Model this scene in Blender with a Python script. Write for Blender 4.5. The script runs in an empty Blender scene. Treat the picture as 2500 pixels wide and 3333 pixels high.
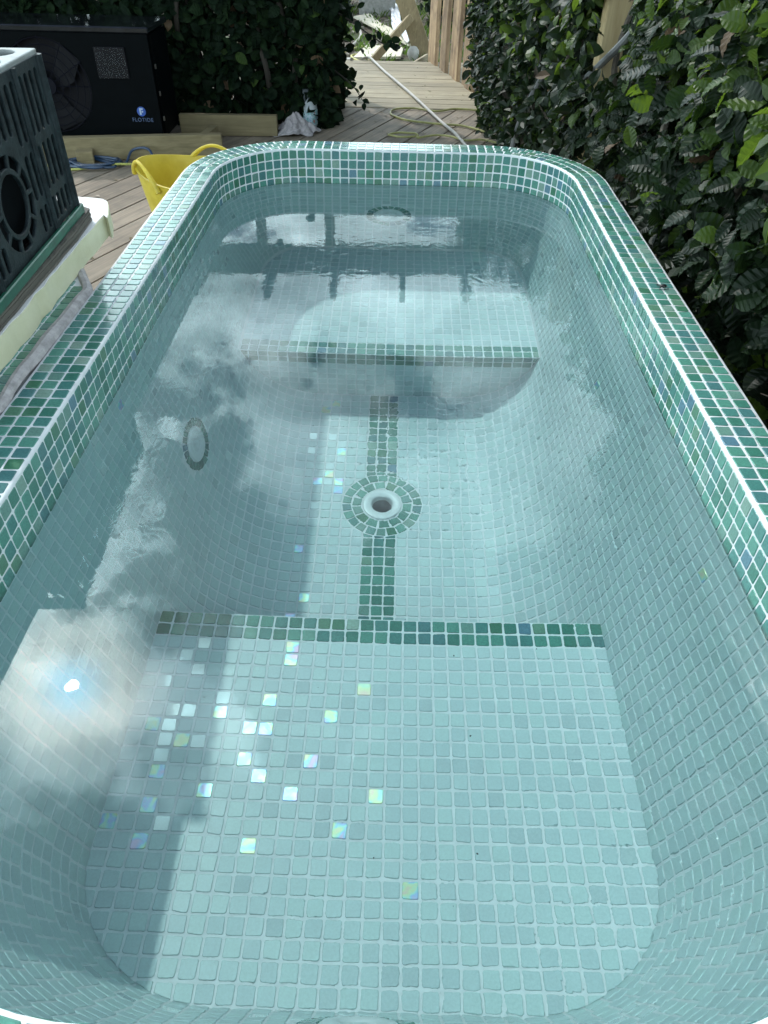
import bpy, math, random
import numpy as np
from mathutils import Vector, Matrix, Euler

# ------------------------------------------------------------------ camera, light, exposure
U = 0.0267                       # one mosaic pitch in metres
DECK = 23.0                      # rim height above the deck, in pitches
scene = bpy.context.scene
col = scene.collection
R = math.radians
rnd = random.Random(7)
nrs = np.random.RandomState(5)

CAMP = dict(pitch=0.7287, yaw=-0.00785, roll=0.0233, pos=(-0.76, -63.88, 24.09), f=2335.0)

def W(x, y, z=0.0):
    return Vector((x * U, y * U, (z + DECK) * U))

cam = bpy.data.cameras.new('camera')
camo = bpy.data.objects.new('camera', cam); col.objects.link(camo)
p, yw, rl = CAMP['pitch'], CAMP['yaw'], CAMP['roll']
fwd = Vector((math.sin(yw) * math.cos(p), math.cos(yw) * math.cos(p), -math.sin(p)))
right = Vector((math.cos(yw), -math.sin(yw), 0)); up = right.cross(fwd)
a = right * math.cos(rl) + up * math.sin(rl); b = -right * math.sin(rl) + up * math.cos(rl)
M = Matrix((a, b, -fwd)).transposed().to_4x4(); M.translation = W(*CAMP['pos'])
camo.matrix_world = M
cam.sensor_fit = 'VERTICAL'; cam.sensor_height = 36.0; cam.sensor_width = 27.0
cam.lens = 36.0 * CAMP['f'] / 3333.0
cam.clip_start = 0.02; cam.clip_end = 500
scene.camera = camo

SUN_AZ, SUN_EL = R(37.0), R(49.9)          # azimuth counted from +Y towards -X
sun_dir = Vector((-math.sin(SUN_AZ) * math.cos(SUN_EL), math.cos(SUN_AZ) * math.cos(SUN_EL), math.sin(SUN_EL)))
sl = bpy.data.lights.new('sun', 'SUN'); sl.energy = 2.35; sl.angle = R(0.9); sl.color = (1.0, 0.97, 0.92)
so = bpy.data.objects.new('sun', sl); col.objects.link(so)
so.rotation_euler = sun_dir.to_track_quat('Z', 'Y').to_euler(); so.location = (0, 0, 8)
sl.cycles.is_caustics_light = True

scene.view_settings.view_transform = 'Standard'; scene.view_settings.look = 'None'
scene.view_settings.exposure = 0.0; scene.view_settings.gamma = 1.0
scene.view_settings.use_curve_mapping = False
cy_ = scene.cycles
cy_.max_bounces = 10; cy_.transparent_max_bounces = 12; cy_.transmission_bounces = 8
cy_.diffuse_bounces = 4; cy_.glossy_bounces = 4
cy_.sample_clamp_indirect = 6.0
cy_.caustics_refractive = True; cy_.caustics_reflective = True
cy_.blur_glossy = 0.2

def make_world():
    w = bpy.data.worlds.new('World'); scene.world = w; w.use_nodes = True
    nt = w.node_tree; N = nt.nodes; L = nt.links; N.clear()
    out = N.new('ShaderNodeOutputWorld'); bg = N.new('ShaderNodeBackground'); bg.inputs[1].default_value = 0.13
    sky = N.new('ShaderNodeTexSky'); sky.sky_type = 'NISHITA'; sky.sun_disc = False
    sky.sun_elevation = SUN_EL; sky.sun_rotation = -SUN_AZ
    sky.air_density = 1.0; sky.dust_density = 1.5; sky.ozone_density = 1.5
    tc = N.new('ShaderNodeTexCoord')
    def vm(op, *ins):
        n = N.new('ShaderNodeVectorMath'); n.operation = op
        for i, v in enumerate(ins):
            if hasattr(v, 'is_linked') or hasattr(v, 'links'): L.new(v, n.inputs[i])
            else: n.inputs[i].default_value = v
        return n
    def mm(op, *ins, clamp=False):
        n = N.new('ShaderNodeMath'); n.operation = op; n.use_clamp = clamp
        for i, v in enumerate(ins):
            if hasattr(v, 'links'): L.new(v, n.inputs[i])
            else: n.inputs[i].default_value = v
        return n.outputs[0]
    d = vm('NORMALIZE', tc.outputs['Generated']).outputs[0]
    sep = N.new('ShaderNodeSeparateXYZ'); L.new(d, sep.inputs[0])
    zz = mm('ADD', mm('MAXIMUM', sep.outputs[2], 0.0), 0.35)
    comb = N.new('ShaderNodeCombineXYZ')
    L.new(mm('DIVIDE', sep.outputs[0], zz), comb.inputs[0]); L.new(mm('DIVIDE', sep.outputs[1], zz), comb.inputs[1])
    comb.inputs[2].default_value = 8.1
    n1 = N.new('ShaderNodeTexNoise'); n1.inputs['Scale'].default_value = 3.1; n1.inputs['Detail'].default_value = 11; n1.inputs['Roughness'].default_value = 0.60
    n1.inputs['Distortion'].default_value = 0.25
    L.new(comb.outputs[0], n1.inputs['Vector'])
    mr = N.new('ShaderNodeMapRange'); mr.interpolation_type = 'SMOOTHSTEP'
    dot = vm('DOT_PRODUCT', d, tuple(sun_dir)).outputs['Value']
    dotc = mm('MAXIMUM', dot, 0.0)
    near = mm('POWER', dotc, 130.0); aur = mm('POWER', dotc, 380.0); aur2 = mm('POWER', dotc, 14.0)
    bias = mm('MULTIPLY', mm('SUBTRACT', 0.70, sep.outputs[2]), 0.42)
    L.new(mm('ADD', mm('ADD', n1.outputs[0], mm('MULTIPLY', near, 0.17)), bias), mr.inputs[0]); mr.inputs[1].default_value = 0.505; mr.inputs[2].default_value = 0.56
    # cloud brightness, brighter towards the sun that shines through them
    n2 = N.new('ShaderNodeTexNoise'); n2.inputs['Scale'].default_value = 6.5; n2.inputs['Detail'].default_value = 9; n2.inputs['Roughness'].default_value = 0.65; n2.inputs['Distortion'].default_value = 0.15
    L.new(comb.outputs[0], n2.inputs['Vector'])
    base = mm('MULTIPLY', mm('ADD', mm('MULTIPLY', mm('POWER', n2.outputs[0], 2.4), 100.0), 3.5), mm('SUBTRACT', 1.42, sep.outputs[2]))
    bright = mm('MULTIPLY', base, mm('ADD', mm('ADD', 1.0, mm('MULTIPLY', aur, 16.0)), mm('MULTIPLY', aur2, 3.0)))
    cl = N.new('ShaderNodeCombineColor')
    # the corona: bluish white in the middle, warm towards its edge
    core = mm('POWER', dotc, 1500.0); ring = mm('SUBTRACT', mm('POWER', dotc, 300.0), core, clamp=True)
    L.new(mm('MULTIPLY', bright, mm('SUBTRACT', mm('ADD', 0.80, mm('MULTIPLY', ring, 0.34)), mm('MULTIPLY', core, 0.22))), cl.inputs[0]); L.new(bright, cl.inputs[1])
    L.new(mm('MULTIPLY', bright, mm('ADD', mm('SUBTRACT', 1.06, mm('MULTIPLY', ring, 0.26)), mm('MULTIPLY', core, 0.22))), cl.inputs[2])
    mix = N.new('ShaderNodeMix'); mix.data_type = 'RGBA'
    fac = mr.outputs[0]
    L.new(fac, mix.inputs[0]); L.new(sky.outputs[0], mix.inputs[6]); L.new(cl.outputs[0], mix.inputs[7])
    L.new(mix.outputs[2], bg.inputs[0]); L.new(bg.outputs[0], out.inputs[0])
    w.cycles.sampling_method = 'MANUAL'; w.cycles.sample_map_resolution = 1024
make_world()

# ------------------------------------------------------------------ helpers
def link(o, parent=None):
    col.objects.link(o)
    if parent is not None: o.parent = parent
    return o
def mesh_obj(name, verts, faces, mats, parent=None, midx=None, smooth=True):
    me = bpy.data.meshes.new(name); me.from_pydata([tuple(v) for v in verts], [], faces)
    for m in (mats if isinstance(mats, (list, tuple)) else [mats]): me.materials.append(m)
    if midx is not None: me.polygons.foreach_set('material_index', np.asarray(midx, dtype=np.int32))
    if smooth: me.polygons.foreach_set('use_smooth', [True] * len(me.polygons))
    me.update()
    o = bpy.data.objects.new(name, me); link(o, parent)
    return o
def thing(name, label, cat, loc=(0, 0, 0), group=None):
    o = bpy.data.objects.new(name, None); col.objects.link(o); o.empty_display_size = 0.05
    o.location = loc; o['label'] = label; o['category'] = cat
    if group: o['group'] = group
    return o
def tag(o, label, cat, group=None):
    o['label'] = label; o['category'] = cat
    if group: o['group'] = group
    return o

class NT:
    """small node-tree helper"""
    def __init__(s, name):
        s.m = bpy.data.materials.new(name); s.m.use_nodes = True
        s.t = s.m.node_tree; s.N = s.t.nodes; s.L = s.t.links
        s.b = s.N['Principled BSDF']; s.out = s.N['Material Output']
    def n(s, typ, **kw):
        x = s.N.new(typ)
        for k, v in kw.items():
            if k.startswith('_'): setattr(x, k[1:], v)
        return x
    def set(s, sock, v):
        if isinstance(v, bpy.types.NodeSocket): s.L.new(v, sock)
        else: sock.default_value = v
    def P(s, **kw):
        for k, v in kw.items(): s.set(s.b.inputs[k.replace('_', ' ')], v)
    def noise(s, scale, detail=3, rough=0.5, vec=None, dist=0.0):
        x = s.N.new('ShaderNodeTexNoise'); x.inputs['Scale'].default_value = scale; x.inputs['Detail'].default_value = detail
        x.inputs['Roughness'].default_value = rough; x.inputs['Distortion'].default_value = dist
        if vec is not None: s.L.new(vec, x.inputs['Vector'])
        return x.outputs[0]
    def ramp(s, fac, stops):
        x = s.N.new('ShaderNodeValToRGB'); e = x.color_ramp.elements
        while len(e) < len(stops): e.new(0.5)
        for q, (pp, c) in zip(e, stops): q.position = pp; q.color = (*c, 1) if len(c) == 3 else c
        s.L.new(fac, x.inputs[0]); return x.outputs[0]
    def math(s, op, a, b=0.0, clamp=False):
        x = s.N.new('ShaderNodeMath'); x.operation = op; x.use_clamp = clamp
        s.set(x.inputs[0], a); s.set(x.inputs[1], b); return x.outputs[0]
    def mix(s, fac, c1, c2, blend='MIX'):
        x = s.N.new('ShaderNodeMix'); x.data_type = 'RGBA'; x.blend_type = blend
        s.set(x.inputs[0], fac); s.set(x.inputs[6], c1 if not isinstance(c1, tuple) or len(c1) == 4 else (*c1, 1))
        s.set(x.inputs[7], c2 if not isinstance(c2, tuple) or len(c2) == 4 else (*c2, 1)); return x.outputs[2]
    def bump(s, h, strength=0.3, dist=0.01):
        x = s.N.new('ShaderNodeBump'); x.inputs['Strength'].default_value = strength; x.inputs['Distance'].default_value = dist
        s.L.new(h, x.inputs['Height']); s.L.new(x.outputs[0], s.b.inputs['Normal']); return x
    def obj(s, scale=None):
        x = s.N.new('ShaderNodeTexCoord')
        if scale is None: return x.outputs['Object']
        m = s.N.new('ShaderNodeMapping'); m.inputs['Scale'].default_value = scale; s.L.new(x.outputs['Object'], m.inputs[0]); return m.outputs[0]
    def geo(s):
        return s.N.new('ShaderNodeNewGeometry').outputs['Position']
    def rand(s):
        return s.N.new('ShaderNodeObjectInfo').outputs['Random']

def simple(name, color, rough=0.6, metal=0.0, spec=0.5, nscale=None, namt=0.25, bump=0.0, bscale=200):
    t = NT(name); c = (*color, 1)
    if nscale:
        f = t.noise(nscale, 5, 0.6, t.geo())
        lo = tuple(x * (1 - namt) for x in color); hi = tuple(min(1, x * (1 + namt)) for x in color)
        t.P(Base_Color=t.ramp(f, [(0.3, lo), (0.7, hi)]))
    else: t.P(Base_Color=c)
    t.P(Roughness=rough, Metallic=metal); t.b.inputs['Specular IOR Level'].default_value = spec
    if bump: t.bump(t.noise(bscale, 4, 0.6, t.geo()), bump, 0.002)
    return t.m

# ------------------------------------------------------------------ mosaic materials
def glass_tile(name, c1, c2, rough=0.16, sparkle=0.0, film=False, nscale=260, coat=0.6):
    pale_ = c1[0] > 0.3
    t = NT(name); pos = t.geo()
    f = t.noise(nscale, 4, 0.7, pos)
    g = t.noise(55, 2, 0.5, pos)
    base = t.mix(t.math('MULTIPLY', t.math('ADD', f, g), 0.5), c1, c2)
    base = t.mix(1.0, base, t.ramp(f, [(0.35, (0.95,) * 3), (0.65, (1.05,) * 3)] if pale_ else [(0.35, (0.84,) * 3), (0.65, (1.16,) * 3)]), 'MULTIPLY')
    t.P(Base_Color=base, Roughness=rough, Coat_Weight=coat, Coat_Roughness=0.06)
    t.b.inputs['Specular IOR Level'].default_value = 0.35
    if film:
        h = t.n('ShaderNodeHueSaturation'); 
        t.b.inputs['Metallic'].default_value = 0.35
        irid = t.ramp(t.noise(38, 2, 0.5, pos, 0.6), [(0.30, (0.80, 0.30, 0.60)), (0.42, (0.25, 0.45, 0.95)), (0.50, (0.30, 0.85, 0.75)), (0.60, (0.75, 0.85, 0.25)), (0.72, (0.95, 0.55, 0.35))])
        t.P(Base_Color=t.mix(0.42, base, irid))
    x = t.bump(t.noise(900 if not sparkle else 420, 3, 0.7, pos), (0.03 if pale_ else 0.09) + sparkle, 0.0012)
    return t.m

DARK = [
    glass_tile('mosaic deep green', (0.034, 0.133, 0.101), (0.052, 0.178, 0.135), coat=0.5),
    glass_tile('mosaic sea green', (0.061, 0.197, 0.152), (0.083, 0.242, 0.191), coat=0.5),
    glass_tile('mosaic teal', (0.047, 0.155, 0.137), (0.066, 0.201, 0.179), coat=0.5),
    glass_tile('mosaic petrol', (0.047, 0.133, 0.135), (0.068, 0.178, 0.179), coat=0.5),
    glass_tile('mosaic blue', (0.066, 0.143, 0.195), (0.093, 0.197, 0.246), coat=0.5),
    glass_tile('mosaic bottle green', (0.034, 0.124, 0.074), (0.050, 0.164, 0.098), coat=0.5),
    glass_tile('mosaic grey green', (0.093, 0.191, 0.160), (0.126, 0.246, 0.205), coat=0.5),
    glass_tile('mosaic sparkle', (0.135, 0.236, 0.195), (0.187, 0.296, 0.241), 0.22, 0.4),
    glass_tile('mosaic olive', (0.068, 0.164, 0.107), (0.093, 0.213, 0.139), coat=0.5),
]
DW = [20, 26, 18, 9, 2.4, 3, 9, 2.5, 2.5]
PALE = [
    glass_tile('mosaic pale aqua', (0.42, 0.505, 0.515), (0.455, 0.545, 0.555), 0.35, coat=0.0),
    glass_tile('mosaic pale mint', (0.42, 0.515, 0.515), (0.455, 0.555, 0.555), 0.35, coat=0.0),
    glass_tile('mosaic pale grey', (0.40, 0.48, 0.495), (0.435, 0.52, 0.535), 0.35, coat=0.0),
    glass_tile('mosaic glossy pale', (0.39, 0.47, 0.48), (0.46, 0.53, 0.54), 0.08, 0.08, coat=1.0),
    glass_tile('mosaic pearl', (0.36, 0.44, 0.46), (0.42, 0.50, 0.51), 0.30, 0.14, True, coat=0.05),
]
PW = [34, 28, 24, 5, 0.05]
def grout_mat():
    t = NT('white grout'); pos = t.geo()
    f = t.noise(70, 5, 0.6, pos); g = t.noise(9, 3, 0.6, pos)
    c = t.ramp(f, [(0.3, (0.58, 0.60, 0.62)), (0.7, (0.69, 0.71, 0.73))])
    c = t.mix(t.math('MULTIPLY', g, 0.35), c, (0.52, 0.50, 0.50))
    t.P(Base_Color=c, Roughness=0.75); t.bump(t.noise(600, 4, 0.7, pos), 0.35, 0.0015)
    return t.m
GROUT = grout_mat()
TMATS = DARK + PALE
NM = len(TMATS)
def pick_dark(): return rnd.choices(range(len(DARK)), DW)[0]
def pick_pale(boost=0.0):
    w = list(PW); w[3] += boost * 1.5; w[4] += max(0.0, boost - 2) * 2.2
    return len(DARK) + rnd.choices(range(len(PALE)), w)[0]

# ------------------------------------------------------------------ mosaic tile builder
TILES = {}          # kind -> list of (poly2d Nx2 in pitches, origin, u, v, n, material index)
def tile_poly(half=0.438, j=0.017):
    h = half; c = 0.055
    pts = []
    for sx, sy in ((1, -1), (1, 1), (-1, 1), (-1, -1)):
        dx, dy = rnd.gauss(0, j), rnd.gauss(0, j)
        k = c * rnd.uniform(0.7, 1.5)
        x, y = sx * h + dx, sy * h + dy
        if (sx, sy) in ((1, -1), (-1, 1)): q = [(x - sx * k, y), (x, y - sy * k)]
        else: q = [(x, y - sy * k), (x - sx * k, y)]
        pts += q
    return np.array(pts)
TEMPL = [tile_poly() for _ in range(10)]
def tile_geom(poly):
    """rings of a low glass tile: base, shoulder, top (pitch units, z up)"""
    c = poly.mean(0); n = len(poly)
    d = poly - c; r = np.maximum(np.hypot(d[:, 0], d[:, 1]), 1e-6)
    def ring(ins, z):
        k = np.maximum(0.2, 1 - ins / r)[:, None]
        return np.c_[c + d * k, np.full(n, z)]
    v = np.vstack([ring(0, -0.05), ring(0.012, 0.028), ring(0.05, 0.052)])
    f = []
    for lay in (0, 1):
        for i in range(n):
            jn = (i + 1) % n
            f.append((lay * n + i, lay * n + jn, (lay + 1) * n + jn, (lay + 1) * n + i))
    f.append(tuple(range(2 * n, 3 * n)))
    return v, f
GEOM = [tile_geom(q) for q in TEMPL]
SHARED = {}
def add_tile(kind, org, u, v, mat, ti=None, poly=None, su=1.0, sv=1.0):
    """org in pitches, u/v unit vectors in the surface; n = u x v points to the viewer side"""
    org = np.asarray(org, float); u = np.asarray(u, float); v = np.asarray(v, float)
    n = np.cross(u, v); n /= np.linalg.norm(n)
    if ti is None and poly is None: ti = rnd.randrange(len(TEMPL))
    # every tile sits a hair uneven
    tu, tv = rnd.gauss(0, 0.010), rnd.gauss(0, 0.010)
    u2 = u + n * tu; v2 = v + n * tv
    u2 /= np.linalg.norm(u2); v2 = v2 - u2 * v2.dot(u2); v2 /= np.linalg.norm(v2); n2 = np.cross(u2, v2)
    TILES.setdefault(kind, []).append((ti, poly, org, u2, v2, n2, su, sv, mat))
CAMV = np.array(CAMP['pos']); FW = np.array(fwd)
def visible_score(t):
    d = t[2] - CAMV; dep = d.dot(FW)
    if dep <= 1: return -1
    x = d.dot(np.array(a)) / dep * CAMP['f']; y = d.dot(np.array(b)) / dep * CAMP['f']
    if abs(x) > 1320 or abs(y) > 1740: return -1
    f = max(0.02, -d.dot(t[5]) / np.linalg.norm(d))
    return f / dep ** 2 * t[6] * t[7]
def flush_tiles(parent, limit=300):
    for kind, lst in TILES.items():
        lst.sort(key=visible_score, reverse=True)
        single, mass = (lst[:limit], lst[limit:]) if len(lst) > limit else (lst, [])
        for (ti, poly, org, u, v, n, su, sv, mat) in single:
            if poly is None:
                key = (ti, mat)
                me = SHARED.get(key)
                if me is None:
                    gv, gf = GEOM[ti]
                    me = bpy.data.meshes.new('tile'); me.from_pydata((gv * U).tolist(), [], gf); me.materials.append(TMATS[mat])
                    me.polygons.foreach_set('use_smooth', [True] * (len(gf) - 1) + [False]); me.update(); SHARED[key] = me
            else:
                gv, gf = tile_geom(poly)
                me = bpy.data.meshes.new('tile'); me.from_pydata((gv * U).tolist(), [], gf); me.materials.append(TMATS[mat])
                me.polygons.foreach_set('use_smooth', [True] * (len(gf) - 1) + [False]); me.update()
            o = bpy.data.objects.new(kind, me); link(o, parent)
            mw = Matrix(((u[0] * su, v[0] * sv, n[0], 0), (u[1] * su, v[1] * sv, n[1], 0), (u[2] * su, v[2] * sv, n[2], 0), (0, 0, 0, 1)))
            mw.translation = Vector(org) * U
            o.matrix_local = mw
        if mass:
            V = []; F = []; MI = []; SM = []; off = 0
            for (ti, poly, org, u, v, n, su, sv, mat) in mass:
                gv, gf = GEOM[ti] if poly is None else tile_geom(poly)
                V.append((org + gv[:, :1] * u * su + gv[:, 1:2] * v * sv + gv[:, 2:3] * n) * U)
                F += [tuple(i + off for i in f) for f in gf]; MI += [mat] * len(gf); off += len(gv); SM += [True] * (len(gf) - 1) + [False]
            o = mesh_obj(kind + '_field', np.vstack(V), F, TMATS, parent, MI); o['kind'] = 'stuff'; o.data.polygons.foreach_set('use_smooth', SM)
    TILES.clear()

def clip(poly, px, py, nx, ny):
    """keep the side where (q-p).n <= 0"""
    out = []
    for i in range(len(poly)):
        A, B = poly[i], poly[(i + 1) % len(poly)]
        da = (A[0] - px) * nx + (A[1] - py) * ny; db = (B[0] - px) * nx + (B[1] - py) * ny
        if da <= 0: out.append(A)
        if (da < 0) != (db < 0) and da != db:
            t = da / (da - db); out.append((A[0] + (B[0] - A[0]) * t, A[1] + (B[1] - A[1]) * t))
    return out
def area(poly):
    return 0.5 * abs(sum(poly[i][0] * poly[(i + 1) % len(poly)][1] - poly[(i + 1) % len(poly)][0] * poly[i][1] for i in range(len(poly))))

def V3(*q): return np.array(q, float)
def plate(name, outer, holes, thick, mat, origin, ux, uy, parent, org, bevel=0.0):
    """flat plate with holes from 2D outlines (pitches); origin+ux*x+uy*y"""
    cu = bpy.data.curves.new(name, 'CURVE'); cu.dimensions = '2D'; cu.fill_mode = 'BOTH'; cu.extrude = thick / 2; cu.bevel_depth = bevel; cu.bevel_resolution = 1
    for P in [outer] + list(holes):
        sp = cu.splines.new('POLY'); sp.points.add(len(P) - 1); sp.use_cyclic_u = True
        for k, (x, y) in enumerate(P): sp.points[k].co = (x, y, 0, 1)
    tmp = bpy.data.objects.new('tmp', cu); me = bpy.data.meshes.new_from_object(tmp)
    bpy.data.objects.remove(tmp); bpy.data.curves.remove(cu)
    ux = V3(*ux); uy = V3(*uy); uz = np.cross(ux, uy); co = np.empty(len(me.vertices) * 3); me.vertices.foreach_get('co', co); co = co.reshape(-1, 3)
    w = V3(*origin) + co[:, :1] * ux + co[:, 1:2] * uy + co[:, 2:3] * uz
    me.vertices.foreach_set('co', ((w - V3(*org)) * U).ravel()); me.materials.clear(); me.materials.append(mat); me.update(); me.name = name
    o = bpy.data.objects.new(name, me); link(o, parent)
    if parent is None: o.location = W(*org)
    return o
# ------------------------------------------------------------------ the pool
XC = -1.08; HW = 19.4; YF = 26.0; YN = -58.8; SX = 10.5; SXN = 7.5; CYF = 16.2; CYN = -47.3
WL = -3.7; ZS = -21.3; ZB = -22.0; ZF = -30.0
YS = -31.2; YB = 1.2             # front of the near seat, front edge of the far bench
# wall profile: inset from the rim's inner edge, height
PROF = [(0.13, -0.15), (0.20, -4.2), (0.85, -8), (1.75, -12.5), (2.85, -17), (3.95, -21.3), (4.45, -23.0), (5.3, -25.2), (6.6, -27.2), (8.3, -28.8), (10.2, -29.75), (11.6, -30.0)]
def densify(P, n=12):
    P = [np.array(q, float) for q in P]; out = []
    for i in range(len(P) - 1):
        p0 = P[max(i - 1, 0)]; p1 = P[i]; p2 = P[i + 1]; p3 = P[min(i + 2, len(P) - 1)]
        for k in range(n):
            t = k / n
            out.append(0.5 * ((2 * p1) + (-p0 + p2) * t + (2 * p0 - 5 * p1 + 4 * p2 - p3) * t * t + (-p0 + 3 * p1 - 3 * p2 + p3) * t ** 3))
    out.append(P[-1]); return np.array(out)
PD = densify(PROF); PS = np.r_[0, np.cumsum(np.hypot(*np.diff(PD, axis=0).T))]
def prof(s):
    return np.array([np.interp(s, PS, PD[:, 0]), np.interp(s, PS, PD[:, 1])])
def s_at_z(z): return float(np.interp(-z, -PD[:, 1], PS))
KF, KN = 0.52, 1.15               # the end walls lean less (far) and a little more (near)
def radii(d): return HW - d - SX, YF - KF * d - CYF, CYN - (YN + KN * d)
def outline(d, n=16):
    """closed outline (CCW) at inset d as (x, y) list"""
    rx, rf, rn = radii(d); P = []
    for i in range(n + 1):
        t = math.pi / 2 * i / n; P.append((XC + SX + rx * math.cos(t), CYF + rf * math.sin(t)))
    for i in range(n + 1):
        t = math.pi / 2 * i / n; P.append((XC - SX - rx * math.sin(t), CYF + rf * math.cos(t)))
    for i in range(n + 1):
        t = math.pi / 2 * i / n; P.append((XC - SXN - (rx + SX - SXN) * math.cos(t), CYN - rn * math.sin(t)))
    for i in range(n + 1):
        t = math.pi / 2 * i / n; P.append((XC + SXN + (rx + SX - SXN) * math.sin(t), CYN - rn * math.cos(t)))
    return P
def outer_outline(e, n=16):      # outward offset of the rim by e
    P = []
    for cx, cyy, q in ((XC + SX, CYF, 0), (XC - SX, CYF, 1), (XC - SXN, CYN, 2), (XC + SXN, CYN, 3)):
        rx = HW - abs(cx - XC) + e; ry = (YF - CYF if cyy > 0 else CYN - YN) + e
        for i in range(n + 1):
            t = math.pi / 2 * (i / n + q); P.append((cx + rx * math.cos(t), cyy + ry * math.sin(t)))
    return P
RIMW = 3.05

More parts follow.
